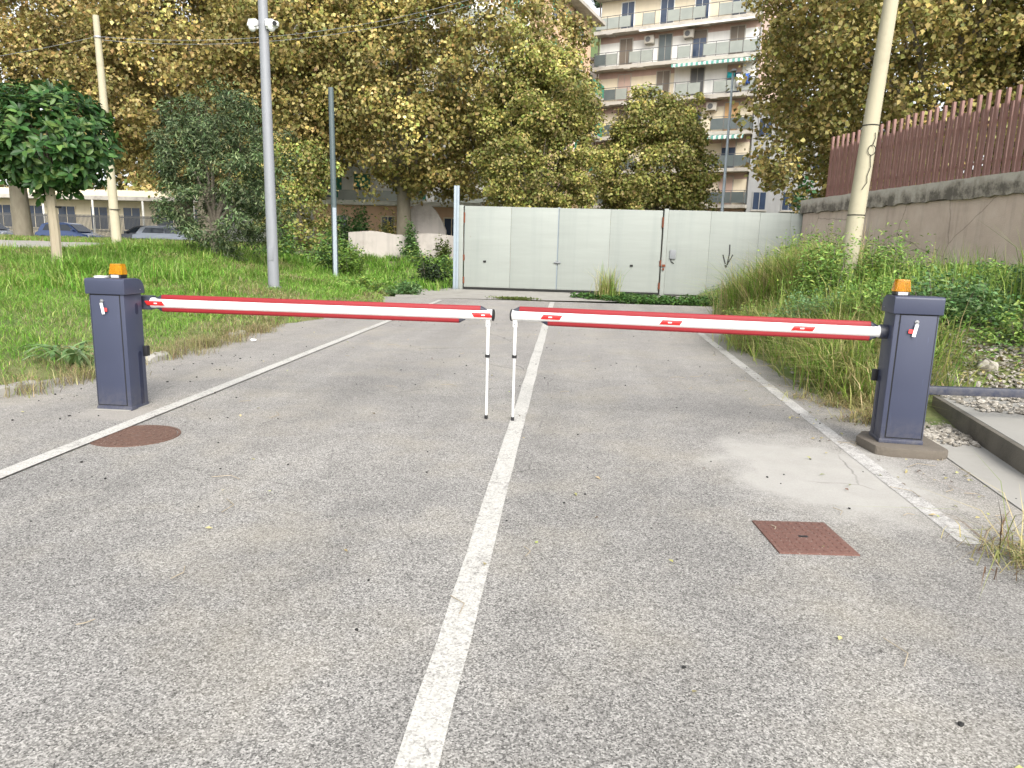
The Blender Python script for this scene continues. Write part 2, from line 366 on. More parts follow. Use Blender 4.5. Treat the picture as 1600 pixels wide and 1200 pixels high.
for i in range(5200):
    k = i % 7
    if k == 0: x, y = rg.uniform(3.6,5.2), rg.uniform(6.3,7.5); z = .185
    elif k == 1: x, y = rg.uniform(2.95,3.5), rg.uniform(5.75,7.2); x = min(x, 3.16+.172*(y-5)); z = .015
    elif k in (2,5): x, y = rg.uniform(3.4,6.0), rg.uniform(7.3,8.9); z = float(height(x,y))+.02
    elif k == 3: x, y = rg.normal(3.35,.3), rg.normal(8.4,.45); z = float(height(x,y))+.03
    else: x, y = rg.uniform(4.2,6.5), rg.uniform(7.0,8.6); z = max(float(height(x,y)),.17)+.02
    rock(m, (x,y,z), rg.uniform(.008,.026)*(1.9 if rg.random() < .08 else 1), rg)
m.build('gravel', 'stone', kind='stuff', label='loose pale gravel and broken stone beside the cabinet and on the bank', cat='gravel')
for i, (x, y, r, lab) in enumerate([(3.25,8.5,.2,'large pale rock lying under the right arm near its flange'),(3.65,8.3,.15,'rounded rock just left of the right cabinet edge'),
        (3.95,7.75,.17,'grey boulder right of the right cabinet, half in weeds'),(4.5,7.95,.13,'small grey boulder above the blue rail'),(5.1,8.1,.2,'grey boulder at the foot of the bank near the right frame edge')]):
    m = MB(); rock(m, (0,0,0), r, rg, .7); m.build('rock', 'stone', bevel=.02, loc=(x,y,max(float(height(x,y)),.1)+.04), label=lab, cat='rock', group='rocks on the bank')
# broken kerb stones along the left verge
for i, (x, y, L, a, lab) in enumerate([(-5.12,6.15,.62,1.35,'broken pale kerb stone at the left frame edge below the grass'),(-4.95,8.25,.42,1.5,'short chipped kerb stone just right of the left cabinet'),
        (-5.02,10.6,.5,1.62,'kerb stone half sunk in dry grass behind the left arm')]):
    m = MB(); kr = random.Random(i+3)
    for k in range(9):
        q = -L/2+L*k/8; w0 = .085*(.75+.25*math.sin(math.pi*(k+.5)/9))+kr.uniform(-.012,.012); h0 = .06+kr.uniform(-.022,.012)-(.03 if k in (0,8) else 0)
        m.v += [(q,-w0,-.08),(q,-w0*.9,h0-.015),(q,-w0*.5,h0),(q,w0*.5,h0+kr.uniform(-.01,.01)),(q,w0*.9,h0-.02),(q,w0,-.08)]
        if k: m.f += [(6*(k-1)+a_,6*k+a_,6*k+a_+1,6*(k-1)+a_+1) for a_ in range(5)]
    m.f += [tuple(range(6)), tuple(range(48,54))[::-1]]
    m.build('kerb_stone', 'pale_concrete', smooth=True, loc=(x,y,.02), label=lab, cat='kerb stone', group='kerb stones along the left verge').rotation_euler[2] = a

# manhole covers
def m_rust(name, c1, c2):
    b = NB(name); v = b.coord(); n = b.noise(v, 14, 6, .7); f = b.noise(v, 90, 3)
    c = b.mix(n, c1, c2); c = b.mix(b.ramp(f, [(.6, B0), (.72, W1)]), c, (.24,.19,.16,1)); b.set(c, .85); b.bump(f, .4, .004)
m_rust('rusty_iron', (.075,.04,.03,1), (.15,.085,.06,1)); m_rust('red_rust', (.1,.045,.034,1), (.165,.085,.066,1))
mh = thing('manhole_cover', 'round rusty brown manhole cover crossed by the left white line', 'manhole', (-3.17,4.95,0))
m = MB(); m.tube([(0,0,-.05),(0,0,.005)], .285, 48); m.build('cover', 'rusty_iron', mh)
m = MB()
for rr in (.06,.115,.17,.225,.262):
    nseg = int(rr*130)
    for k in range(nseg):
        a0, a1 = 2*math.pi*(k+.12)/nseg, 2*math.pi*(k+.8)/nseg
        P = [(r*math.cos(a), r*math.sin(a)) for r, a in ((rr-.014,a0),(rr+.014,a0),(rr+.014,a1),(rr-.014,a1))]; m.prism(P, 'z', .005, .0085)
m.build('tread_studs', 'rusty_iron', mh, kind='stuff')
m = MB(); 
for k in range(48):
    a0, a1 = 2*math.pi*k/48, 2*math.pi*(k+1)/48
    m.prism([(r*math.cos(a), r*math.sin(a)) for r, a in ((.291,a0),(.312,a0),(.312,a1),(.291,a1))], 'z', -.03, .006)
m.build('frame', 'rusty_iron', mh)
sq = thing('inspection_cover', 'square red-brown iron inspection cover in the right lane', 'manhole', (1.285,3.66,0), math.radians(4))
m = MB(); m.box(-.2,.2,-.215,.215,-.04,.008); m.build('plate', 'red_rust', sq, bevel=.004)
m = MB()
for i in range(9):
    for j in range(9):
        x, y = -.168+.042*i, -.18+.045*j
        if abs(i-4)+abs(j-4) < 2: continue
        m.box(x-.009,x+.009,y-.009,y+.009,.008,.0105)
m.build('tread_studs', 'red_rust', sq, kind='stuff')
plain('dark_gap', (.015,.015,.014,1), .9)
plain('black_plastic', (.012,.012,.014,1), .5, .1)
m = MB(); m.box(-.025,.025,-.012,.012,.008,.0088); m.build('lifting_slot', 'black_plastic', sq)

# ------------------------------------------------------------------ barrier materials
def m_coat(name, col, rough=.42):
    b = NB(name); v = b.coord(); f = b.noise(v, 260, 2); n = b.noise(v, 3, 5, .6)
    c = b.mix(n, sc(col,.9), sc(col,1.1)); dz = b.n('SeparateXYZ'); b.l(v, dz.inputs[0])
    sc_ = b.ramp(b.noise(b.coord(scale=(1,1,.12)), 60, 3, .6), [(.68,B0),(.72,W1)]); c = b.mix(b.math('MULTIPLY', sc_, .22), c, sc(col,2.2))
    dust = b.math('MULTIPLY', b.ramp(dz.outputs[2], [(0, W1), (.22, B0)]), b.ramp(b.noise(v, 18, 5, .7), [(.35, B0), (.7, W1)]))
    c = b.mix(b.math('MULTIPLY', dust, .3), c, (.24,.22,.19,1)); b.set(c, b.math('ADD', b.math('MULTIPLY', n, .2), rough-.1), spec=.4); b.bump(f, .12, .002)
m_coat('blue_grey_coat', (.042,.049,.083,1)); m_coat('dark_groove', (.012,.016,.04,1), .5); m_coat('navy_coat', (.024,.03,.055,1))
plain('white_enamel', (.74,.74,.73,1), .35, .06, 2, 30, 0, dirt=((.42,.4,.35,1), .4)); plain('red_rubber', (.25,.011,.016,1), .6, .14, 4, 60, .05)
plain('red_sticker', (.5,.02,.02,1), .35, .05, 2, 30, 0); plain('white_plastic', (.72,.73,.73,1), .4, .05)
plain('grey_plastic', (.42,.44,.46,1), .45, .06); plain('steel', (.5,.5,.52,1), .3, .1, metal=.9); plain('red_tag', (.62,.05,.05,1), .4, .1)
b = NB('amber_lens'); v = b.coord(scale=(1,1,1)); b.set((.85,.46,.03,1), .25); b.b.inputs['Transmission Weight'].default_value = .7; b.b.inputs['IOR'].default_value = 1.3
b = NB('lamp_core'); b.set((.95,.62,.08,1), .35)

def beacon(loc, rz, label):
    t = thing('warning_beacon', label, 'beacon', loc, rz, 'amber beacons on the cabinets')
    m = MB(); m.box(-.05,.05,-.045,.045,0,.028); m.build('base', 'black_plastic', t, bevel=.006)
    m = MB(); m.box(-.034,.034,-.052,-.0455,.003,.026); m.build('base_label', 'grey_plastic', t)
    m = MB(); m.frust((-.056,.056,-.05,.05), (-.044,.044,-.04,.04), .0285, .118); lens = m.build('lens', 'amber_lens', t, bevel=.008)
    m = MB()
    for k in range(9):
        x = -.044+.011*k; m.frust((x*1.05-.0022,x*1.05+.0022,-.0535,-.0495), (x*.83-.002,x*.83+.002,-.0435,-.0395), .034, .112)
        m.frust((x*1.05-.0022,x*1.05+.0022,.0495,.0535), (x*.83-.002,x*.83+.002,.0395,.0435), .034, .112)
    m.build('lens_rib', 'amber_lens', lens, kind='stuff')
    m = MB(); m.tube([(0,0,.03),(0,0,.095)], .017, 12); m.build('bulb', 'lamp_core', t)

def cabinet(loc, rz, side, label, key_x, pad=False):
    """front faces -Y; side=+1: arm side is +X"""
    t = thing('barrier_cabinet', label, 'barrier', loc, rz)
    W, D, H = .152, .25, .985
    m = MB(); m.box(-W,W,0,D,0,H); m.build('housing', 'blue_grey_coat', t, bevel=.01)
    m = MB(); m.box(-W-.004,W+.004,-.004,D+.004,0,.03); m.build('base_flange', 'blue_grey_coat', t, bevel=.004)
    # door: dark seam recess, then the leaf
    x0, x1 = (-.135,.112) if side > 0 else (-.112,.135)
    m = MB(); m.box(x0-.007,x1+.007,-.0015,.004,.041,H-.002); m.build('door_seam', 'dark_gap', t)
    m = MB(); m.box(x0,x1,-.006,.004,.048,H-.009); door = m.build('door', 'blue_grey_coat', t, bevel=.0025)
    m = MB(); m.tube([(key_x,-.006,.93),(key_x,-.014,.93)], .014, 16); m.build('lock', 'steel', door, smooth=True)
    m = MB(); m.tube([(key_x,-.013,.93),(key_x,-.03,.93)], .004, 8); m.box(key_x-.002,key_x+.002,-.03,-.028,.915,.935); key = m.build('key', 'steel', door)
    for nm, mt, a, b_, c_ in (('key_fob', 'white_plastic', -.012, .012, 0), ('key_tag', 'red_tag', -.02, .02, 1)):
        m = MB(); m.box(a, b_, -.0225-.003*(1-c_)*1, -.0205-.003*(1-c_), -.1+.02*c_*1.2, -.006-.04*c_)
        o = m.build(nm, mt, door, loc=(key_x+(.03*side if c_ else 0), 0, .92)); o.rotation_euler[1] = -.16*side if not c_ else .05
    # cap with its rear top edge rounded
    yb = D+.02; R = .1
    prof = [(-.018,H-.0),(-.018,H+.118),(-.008,H+.13)]+[(yb-R+R*math.sin(a), H+.13-R+R*math.cos(a)) for a in [k*math.pi/16 for k in range(0,9)]]+[(yb,H)]
    m = MB(); m.prism(prof, 'x', -W-.02, W+.02); m.build('cap', 'blue_grey_coat', t, bevel=.008)
    sx = side*(W+.0205); m = MB(); m.tube([(sx,.2,H+.035),(sx+side*.003,.2,H+.035)], .005, 10); m.build('cap_screw', 'steel', t)
    # side details
    sx = side*(W)
    def oval(y, z0, z1, r, nm, mat, th):
        P = [(y+r*math.cos(a), z0+r*math.sin(a)) for a in [math.pi+k*math.pi/8 for k in range(9)]]+[(y+r*math.cos(a), z1+r*math.sin(a)) for a in [k*math.pi/8 for k in range(9)]]
        m = MB(); m.prism(P, 'x', sx-side*.002, sx+side*th); m.build(nm, mat, t)
    m = MB(); P = [(.165+.017*math.cos(a), .045+.0*a) for a in (math.pi,0)]
    P = [(.148,.03),(.192,.03),(.192,.47)]+[(.17+.022*math.cos(a), .47+.022*math.sin(a)) for a in [k*math.pi/8 for k in range(1,8)]]+[(.148,.47)]
    m.prism(P, 'x', sx-side*.002, sx+side*.0025); m.build('groove', 'dark_groove', t)
    m = MB(); m.box(min(sx,sx+side*.035),max(sx,sx+side*.035),D-.035,D+.015,.44,.53); m.build('photocell', 'black_plastic', t, bevel=.005)
    if side > 0: oval(.165,.83,.885,.02,'slot','dark_groove',.002)
    return t
LC = Vector((-3.815,5.70,0)); RC = Vector((2.575,5.50,.07)); RROT = math.radians(-6)
cabinet(LC, 0, 1, 'blue-grey barrier cabinet on the left standing on asphalt before the grass', -.035)
cabinet(RC, RROT, -1, 'blue-grey barrier cabinet on the right standing on a concrete pad', -.0)
beacon(LC+Vector((.035,.13,1.116)), 0, 'amber ribbed warning beacon on top of the left cabinet')
beacon(RC+Vector((-.085,.12,1.116)), RROT, 'amber ribbed warning beacon on top of the right cabinet')
m = MB(); m.box(-.045,.045,-.04,.04,0,.016); m.build('label_plate', 'white_plastic', bevel=.004, loc=LC+Vector((-.085,.09,1.1155)), label='small white plastic plate lying on the cap of the left cabinet', cat='plate')
plain('pad_concrete', (.135,.115,.092,1), .95, .3, 6, 60, .6, dirt=((.07,.058,.045,1), .8))
pad = thing('concrete_pad', 'rough grey concrete pad under the right cabinet', 'pad', (0,0,0))
m = MB(); m.prism([(2.33,5.72),(2.36,5.42),(2.46,5.36),(2.80,5.33),(2.88,5.40),(2.9,5.85),(2.45,5.9)], 'z', -.05, .0695); m.build('block', 'pad_concrete', pad, bevel=.018)
m = MB(); m.prism([(-.01,-.025),(-.31,-.03),(-.32,.27),(.02,.265)], 'z', .002, .008); o = m.build('mortar_bed', 'pale_concrete', loc=(-3.66,5.70,0), kind='structure')

# ------------------------------------------------------------------ barrier arms
def arm(base, rz, L, label, top_end, bot_end, stickers, legx, legname, rear=False, flange=False):
    """local +X runs along the arm from the cabinet; camera looks at the -Y flank for rz=0 and +Y flank for rz=pi"""
    t = thing('boom_barrier', label, 'boom barrier', base, rz); fy = -1 if abs(rz) < 1 else 1
    r = .046
    m = MB(); m.tube([(0,0,0),(L,0,0)], r, 28); m.build('boom', 'white_enamel', t, smooth=True)
    m = MB(); m.tube([(L,0,0),(L+.012,0,0),(L+.018,0,0)], [r+.003,r+.003,r-.01], 24); m.build('end_cap', 'black_plastic', t, smooth=True)
    def strip(x0, x1, sgn, nm):
        P = [(-.03,sgn*.036),(-.026,sgn*.062),(-.016,sgn*.074),(.016,sgn*.074),(.026,sgn*.062),(.03,sgn*.036)]
        m = MB(); m.prism(P, 'x', x0, x1); m.build(nm, 'red_rubber', t, bevel=.003)
        for xe, d in ((x0,-1),(x1,1)):
            m = MB(); n = len(P); Q = [(p[0]*.8, sgn*(.035+.3*(abs(p[1])-.036))) for p in P]
            A = [(xe, p[0]*1.02, p[1]*1.01) for p in P]; B = [(xe+d*.055, q[0], q[1]) for q in Q]
            m.add(A+B, [tuple(range(n)), tuple(range(n,2*n))]+[(i,(i+1)%n,n+(i+1)%n,n+i) for i in range(n)]); m.build('strip_cap', 'dark_groove', t, bevel=.004)
    strip(.1, top_end, 1, 'upper_strip'); strip(.1, bot_end, -1, 'lower_strip')
    for xs in stickers:
        m = MB(); n = 8; rr = r+.0012; ln = .16
        for k in range(n+1):
            a = math.radians(-24+48*k/n); sh = .025*(k/n)*1.0
            for xx in (xs-ln/2-sh, xs+ln/2-sh): m.v.append((xx, fy*rr*math.cos(a), rr*math.sin(a)))
            if k: m.f.append((2*k-2,2*k-1,2*k+1,2*k))
        st = m.build('red_sticker', 'red_sticker', t)
        m = MB(); rr = r+.0022
        for k in range(4):
            a = math.radians(-6+12*k/3)
            for xx in (xs-.018, xs+.012): m.v.append((xx, fy*rr*math.cos(a), rr*math.sin(a)))
            if k: m.f.append((2*k-2,2*k-1,2*k+1,2*k))
        m.build('sticker_mark', 'white_plastic', st)
    # folding support leg
    z0 = -base[2]
    m = MB(); m.tube([(legx,0,-.03),(legx,0,-.35)], .0135, 14); leg = m.build('support_leg', 'white_enamel', t, smooth=True)
    m = MB(); m.tube([(legx,0,-.33),(legx,0,z0+.03)], .0105, 14); m.build('inner_tube', 'white_enamel', leg, smooth=True)
    m = MB(); m.tube([(legx,0,-.335),(legx,0,-.36)], .021, 16); m.build('collar', 'black_plastic', leg, smooth=True)
    m = MB(); m.tube([(legx,0,z0+.003),(legx,0,z0+.036)], .0145, 14); m.build('foot', 'black_plastic', leg, smooth=True)
    m = MB(); m.box(legx-.018,legx+.018,-.02,.02,-.1,-.04); m.build('leg_bracket', 'white_enamel', leg, bevel=.005)
    m = MB(); m.tube([(legx,fy*.02,-.075),(legx,fy*.026,-.075)], .008, 10); m.build('bolt', 'steel', leg)
    if flange:
        m = MB(); m.tube([(-.035,0,0),(.03,0,0)], .055, 24); m.build('mounting_flange', 'navy_coat', t, bevel=.006)
    if rear:
        m = MB(); m.box(-.14,.0,-.03,.075,-.06,.06); m.build('mounting_bracket', 'navy_coat', t, bevel=.012)
    return t
arm((-3.62,6.035,.897), math.radians(-.9), 3.0, 'white and red boom on the left side, hinged behind the left cabinet', 2.9, 2.72, (.06, 2.93), 2.965, '', rear=True)
arm((2.415,5.66,.905), math.pi+math.radians(-6), 2.88, 'white and red boom on the right side with three red stickers', 2.82, 2.58, (.6,1.6,2.56), 2.855, '', flange=True)

# dark rail stowed behind the right cabinet
rl = thing('stowed_rail', 'dark blue metal rail running right from behind the right cabinet', 'rail', (2.82,5.98,.41), math.radians(2))
m = MB(); m.box(0,4.2,-.03,.03,-.035,.035); m.build('bar', 'navy_coat', rl, bevel=.012)
for x in (.02,4.1):
    m = MB(); m.box(x,x+.06,-.028,.028,-.40 if x < 1 else -.24,-.035); m.build('support', 'navy_coat', rl, bevel=.006)

# ------------------------------------------------------------------ gate
def m_gate(name, col):
    b = NB(name); v = b.coord(); hv = b.coord(scale=(.18,1,1.6)); vv = b.coord(scale=(2.2,1,.12))
    hb = b.noise(hv, 3.0, 7, .62); st = b.noise(vv, 1.6, 6, .65); f = b.noise(v, 22, 5, .65)
    c = b.mix(hb, sc(col,.86), sc(col,1.14)); c = b.mix(b.math('MULTIPLY', b.ramp(st, [(.48,B0),(.8,W1)]), .3), c, (col[0]*.62,col[1]*.68,col[2]*.7,1))
    sx = b.n('SeparateXYZ'); b.l(v, sx.inputs[0])
    low = b.math('MULTIPLY', b.ramp(sx.outputs[2], [(.0,W1),(.16,B0)]), b.ramp(f, [(.35,B0),(.6,W1)])); c = b.mix(b.math('MULTIPLY', low, .6), c, (.12,.12,.11,1))
    pit = b.ramp(b.noise(v, 7, 3), [(.73,B0),(.76,W1)]); c = b.mix(b.math('MULTIPLY', pit, .5), c, (.16,.09,.05,1))
    b.set(c, .5, spec=.35); b.bump(hb, .25, .02)
m_gate('gate_paint', (.265,.285,.262,1)); m_gate('galvanised', (.28,.33,.37,1)); plain('rust', (.17,.05,.022,1), .9, .35, 12, 60, .3)
plain('intercom_grey', (.2,.21,.22,1), .5, .1)
GY0, GH = 25.0, 2.84
gt = thing('metal_gate', 'pale green-grey sheet metal double gate with rusty hinges across the road', 'gate', (-3.62,GY0,0))
def leaf(x0, x1, handle, bar):
    w_ = (x1-x0)/2; first = None
    for k in range(2):
        m = MB(); m.box(x0+k*w_+(.003 if k else 0), x0+(k+1)*w_-(0 if k else .003), (.0 if k == 0 else .006), .04, .1, GH); first = m.build('sheet_panel', 'gate_paint', gt, bevel=.004)
    m = MB(); m.box(x0+.01,x1-.01,.042,.09,.16,.24); m.box(x0+.01,x1-.01,.042,.09,2.5,2.58); m.build('back_rail', 'gate_paint', gt)
    m = MB(); m.box(handle-.05,handle+.05,-.03,-.001,.95,1.02); m.build('latch_box', 'dark_gap', gt, bevel=.01)
leaf(.0,3.2,.72,(.05,.62)); leaf(3.24,6.7,6.7-.95,(5.9,6.6))
m = MB(); m.box(3.18,3.26,.045,.07,.1,GH+.02); m.build('meeting_strip', 'galvanised', gt)
m = MB(); m.tube([(3.12,-.03,1.02),(3.34,-.03,1.02)], .03, 10); m.build('padlock_bar', 'intercom_grey', gt)
for x in (-.01, 6.715):
    for z, h in ((.22,.22),(1.0,.2),(2.28,.34)):
        m = MB(); m.tube([(x,-.02,z),(x,-.02,z+h)], .03, 10); m.build('hinge', 'rust', gt)
    m = MB(); m.box(x-.025,x+.025,.045,.06,.05,GH); m.build('shadow_gap', 'dark_gap', gt)  # near-black backing strip: darkness of the hinge gap put in as colour
m = MB(); m.box(-.02,6.72,.0,.06,.02,.085); m.build('threshold', 'dark_gap', gt)
gp = thing('gate_post', 'tall galvanised twin post at the left end of the gate', 'post', (-3.9,GY0-.02,0))
m = MB(); m.box(-.09,-.01,-.06,.06,0,3.5); m.box(.02,.09,-.06,.06,0,3.5); m.build('upright', 'galvanised', gp, bevel=.008)
m = MB(); m.box(-.0099,.0199,-.03,.03,0,3.48); m.build('web', 'galvanised', gp)
m = MB(); m.box(.092,.24,-.03,.05,0,2.86); m.build('jamb', 'gate_paint', gp, bevel=.006)
fx = thing('fixed_hoarding', 'pale metal hoarding with a painted black arrow, right of the gate', 'hoarding', (3.13,GY0,0))
m = MB(); m.box(0,.14,-.02,.1,0,GH+.06); m.build('post', 'gate_paint', fx, bevel=.006)
xs = [.145,1.55,3.15,4.15,4.75]
for k in range(4):
    m = MB(); m.box(xs[k]+.003,xs[k+1]-.003,.0+.006*(k % 2),.035,.06,GH+.02-.006*k); m.build('sheet_panel', 'gate_paint', fx, bevel=.004)
m = MB(); m.box(.26,.46,-.06,-.001,1.25,1.55); m.build('intercom_box', 'intercom_grey', fx, bevel=.01)
m = MB(); m.tube([(.3,-.03,1.26),(.32,-.03,1.17),(.42,-.02,1.1)], .013, 8); m.build('cable', 'dark_gap', fx)
m = MB(); m.box(.02,.13,-.07,-.022,.98,1.06); m.box(.04,.1,-.07,-.022,.86,.94); m.build('lock', 'rust', fx, bevel=.01)
m = MB()
def ink(p, q, w_):
    p, q = Vector(p), Vector(q); d = (q-p).normalized(); n_ = Vector((-d.y, d.x))*w_
    m.add([(p.x-n_.x,-.003,p.y-n_.y),(q.x-n_.x,-.003,q.y-n_.y),(q.x+n_.x,-.003,q.y+n_.y),(p.x+n_.x,-.003,p.y+n_.y)], [(0,1,2,3)])
ax = 2.16
for a in (((ax+.07,1.78),(ax+.085,1.5)),((ax+.085,1.505),(ax+.03,1.1)),((ax-.13,1.44),(ax-.03,1.13)),((ax+.2,1.45),(ax+.03,1.11))): ink(a[0], a[1], .02)
ink((ax-.02,1.1),(ax+.01,1.02),.035)
m.build('painted_arrow', 'black_plastic', fx)

# ------------------------------------------------------------------ retaining wall and slatted fence on the right
def m_wall():
    b = NB('wall_render'); v = b.coord(); n = b.noise(v, 1.1, 7, .65); f = b.noise(v, 35, 4)
    hz = b.coord(scale=(.3,1,2.5)); hl = b.noise(hz, 2.2, 5, .6)
    c = b.ramp(n, [(.25,(.42,.325,.265)),(.5,(.54,.43,.355)),(.75,(.64,.54,.46))]); c = b.mix(b.math('MULTIPLY', hl, .35), c, (.37,.3,.26,1))
    st = b.ramp(b.noise(b.coord(scale=(2.4,1,.14)), 2, 6, .7), [(.5,B0),(.8,W1)]); c = b.mix(b.math('MULTIPLY', st, .4), c, (.1,.085,.07,1))
    vd = b.n('TexVoronoi', feature='DISTANCE_TO_EDGE'); vd.inputs['Scale'].default_value = .5; b.l(b.mix(.15, v, b.noise(v, 1.8, 5, .65, 'Color')), vd.inputs['Vector'])
    c = b.mix(b.math('MULTIPLY', b.ramp(vd.outputs['Distance'], [(0,W1),(.006,B0)]), .6), c, (.1,.08,.065,1))
    ch = b.ramp(b.noise(v, 2.6, 3), [(.7,B0),(.74,W1)]); c = b.mix(b.math('MULTIPLY', ch, .5), c, (.12,.1,.085,1)); b.set(c, .92); b.bump(b.math('ADD', f, n), .35, .02)
m_wall()
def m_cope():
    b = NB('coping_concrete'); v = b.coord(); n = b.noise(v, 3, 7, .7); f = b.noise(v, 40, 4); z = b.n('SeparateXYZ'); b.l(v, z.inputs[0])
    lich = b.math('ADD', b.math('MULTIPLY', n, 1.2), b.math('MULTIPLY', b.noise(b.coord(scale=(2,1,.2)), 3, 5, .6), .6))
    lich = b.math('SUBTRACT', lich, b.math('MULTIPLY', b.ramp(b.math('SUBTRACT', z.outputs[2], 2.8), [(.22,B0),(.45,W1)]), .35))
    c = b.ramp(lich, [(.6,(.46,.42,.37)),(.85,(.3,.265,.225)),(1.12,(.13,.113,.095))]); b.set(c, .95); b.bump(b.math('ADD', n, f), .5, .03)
m_cope()
plain('maroon_steel', (.24,.125,.105,1), .5, .14, 2, 50, .03, streak=.25)
wa, wb = Vector((7.62,24.9,0)), Vector((9.35,14.2,0)); dv = (wb-wa); wl = dv.length+5; ang = math.atan2(dv.y, dv.x)
rw = thing('retaining_wall', 'rendered retaining wall with stained concrete coping, right of the gate', 'wall', wa, ang)
m = MB(); m.box(0,wl,0,.35,-.3,2.84); m.build('wall_face', 'wall_render', rw, bevel=.01)
# ragged coping band: many short segments with an uneven lower edge
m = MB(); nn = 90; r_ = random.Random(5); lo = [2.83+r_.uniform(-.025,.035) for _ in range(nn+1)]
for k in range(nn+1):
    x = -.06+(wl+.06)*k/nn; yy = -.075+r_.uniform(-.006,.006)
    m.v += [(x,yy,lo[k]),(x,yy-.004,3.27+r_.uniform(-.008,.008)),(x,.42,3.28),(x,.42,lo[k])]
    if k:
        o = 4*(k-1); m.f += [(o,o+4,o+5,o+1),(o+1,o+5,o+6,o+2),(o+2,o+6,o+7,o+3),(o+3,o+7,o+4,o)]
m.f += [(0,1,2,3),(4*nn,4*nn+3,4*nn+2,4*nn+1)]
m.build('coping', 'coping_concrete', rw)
fe = thing('slat_fence', 'maroon steel slat fence of staggered heights on top of the retaining wall', 'fence', wa+Vector((0,0,3.28)), ang)
def slat_mesh(h):
    m = MB(); m.box(-.036,.036,-.032,.032,0,h); return m.mesh('slat')
tall, low = slat_mesh(1.78), slat_mesh(1.47)
k = 0; x = 1.25; r_ = random.Random(11)
while x < wl-.1:
    o = obj('slat', tall if k % 2 == 0 else low, 'maroon_steel', fe, (x, .1 if k % 2 == 0 else .13, .002)); o.rotation_euler = (r_.uniform(-.004,.004), r_.uniform(-.006,.006), 0)
    o.scale = (1,1,1+r_.uniform(-.012,.012)); x += .142; k += 1
for z in (.3,1.15):
    m = MB(); m.box(1.15,wl,.19,.23,z,z+.05); m.build('rail', 'maroon_steel', fe)

# ------------------------------------------------------------------ poles, cameras, wires
plain('cream_concrete', (.4,.365,.26,1), .8, .1, 3, 60, .08, dirt=((.25,.22,.16,1), .4)); plain('grey_paint', (.23,.24,.26,1), .5, .1, 3, 40, .03, streak=.3)
plain('dark_green_paint', (.075,.1,.105,1), .5, .12); plain('blue_grey_metal', (.36,.41,.46,1), .45, .1)
def hz(x, y): return float(height(x, y))
def pole(name, label, x, y, top, r0, r1, mat, lean=(0,0), cat='pole'):
    z = hz(x,y)-.15; t = thing(name, label, cat, (x,y,z)); m = MB()
    m.tube([(lean[0]*q,lean[1]*q,(top-z)*q) for q in (0,.25,.5,.75,1)], [r0+(r1-r0)*q for q in (0,.25,.5,.75,1)], 20); m.build('shaft', mat, t, smooth=True); return t, z
lp, lz = pole('lamp_post', 'light grey steel lamp post carrying two white security cameras', -6.68, 16.0, 9.5, .125, .085, 'grey_paint', (-.05,0), 'lamp post')
m = MB(); m.box(-.13,.13,-.13,.13,.12,.17); m.build('base_plate', 'grey_paint', lp, bevel=.01)
m = MB(); m.box(-.055,.055,-.128,-.1,.75,1.05); m.build('access_door', 'grey_paint', lp, bevel=.006)
m = MB(); m.tube([(-.05,0,9.5-lz),(-.05,-.7,9.9-lz),(-.05,-1.3,9.95-lz)], .04, 10); m.box(-.17,.07,-1.9,-1.2,9.9-lz,10.0-lz); m.build('lamp_head', 'grey_paint', lp)
for s_, lab in ((-1,'white security camera on the left side of the lamp post'),(1,'white security camera with dark lens right of the lamp post')):
    c = thing('security_camera', lab, 'camera', (-6.71+s_*.11,15.93,5.93), 0)
    m = MB(); m.box(-.02,.02,-.02,.02,-.03,.05); m.box(-.06,.06,-.1,.1,.0,.12) if 0 else None
    m.tube([(0,0,.0),(s_*.08,0,.02)], .04, 12); m.build('bracket', 'white_enamel', c, smooth=True)
    m = MB(); m.frust((-.02 if s_ > 0 else -.2, .2 if s_ > 0 else .02,-.1,.1),(-.02 if s_ > 0 else -.16,.16 if s_ > 0 else .02,-.09,.09),.0,.15); m.build('housing', 'white_enamel', c, bevel=.03, seg=3)
    m = MB(); m.tube([(s_*.1,-.02,.01),(s_*.1,-.02,-.03),(s_*.1,-.02,-.075),(s_*.1,-.02,-.095)], [.085,.08,.05,.015], 16); m.build('dome', 'white_plastic', c, smooth=True)
    if s_ > 0:
        m = MB(); m.box(.16,.27,-.12,-.02,.0,.1); cc = m.build('bullet_body', 'white_enamel', c, bevel=.02)
        m = MB(); m.tube([(.215,-.118,.045),(.215,-.16,.04)], .045, 14); m.build('lens', 'black_plastic', c)
cp, cz = pole('utility_pole', 'slim cream concrete utility pole at the far left carrying wires', -19.4, 30, 10.3, .2, .12, 'cream_concrete', (-.2,0))
m = MB(); m.tube([(-.16,0,9.45-cz),(-.16,0,9.5-cz)], .16, 14); m.build('band', 'steel', cp)
m = MB(); m.tube([(0,0,2.6-cz),(0,0,2.63-cz)], .21, 14); m.build('strap', 'dark_gap', cp)
rp, rz_ = pole('utility_pole', 'thick leaning cream concrete pole in front of the right wall', 4.78, 13.0, 7.2, .15, .1, 'cream_concrete', (.33,0))
for z, rr in ((3.62,.165),(2.16,.178)):
    m = MB(); q = (z-rz_)/(7.2-rz_); m.tube([(.33*q,0,z-rz_),(.33*q,0,z-rz_+.018)], .15-.05*q+.004, 20); m.build('wire_band', 'dark_gap', rp)
m = MB(); ring = [(.16+.06*math.cos(a), -.145, 3.22-rz_+.08*math.sin(a)) for a in [k*math.pi/10 for k in range(21)]]; m.tube(ring, .006, 6)
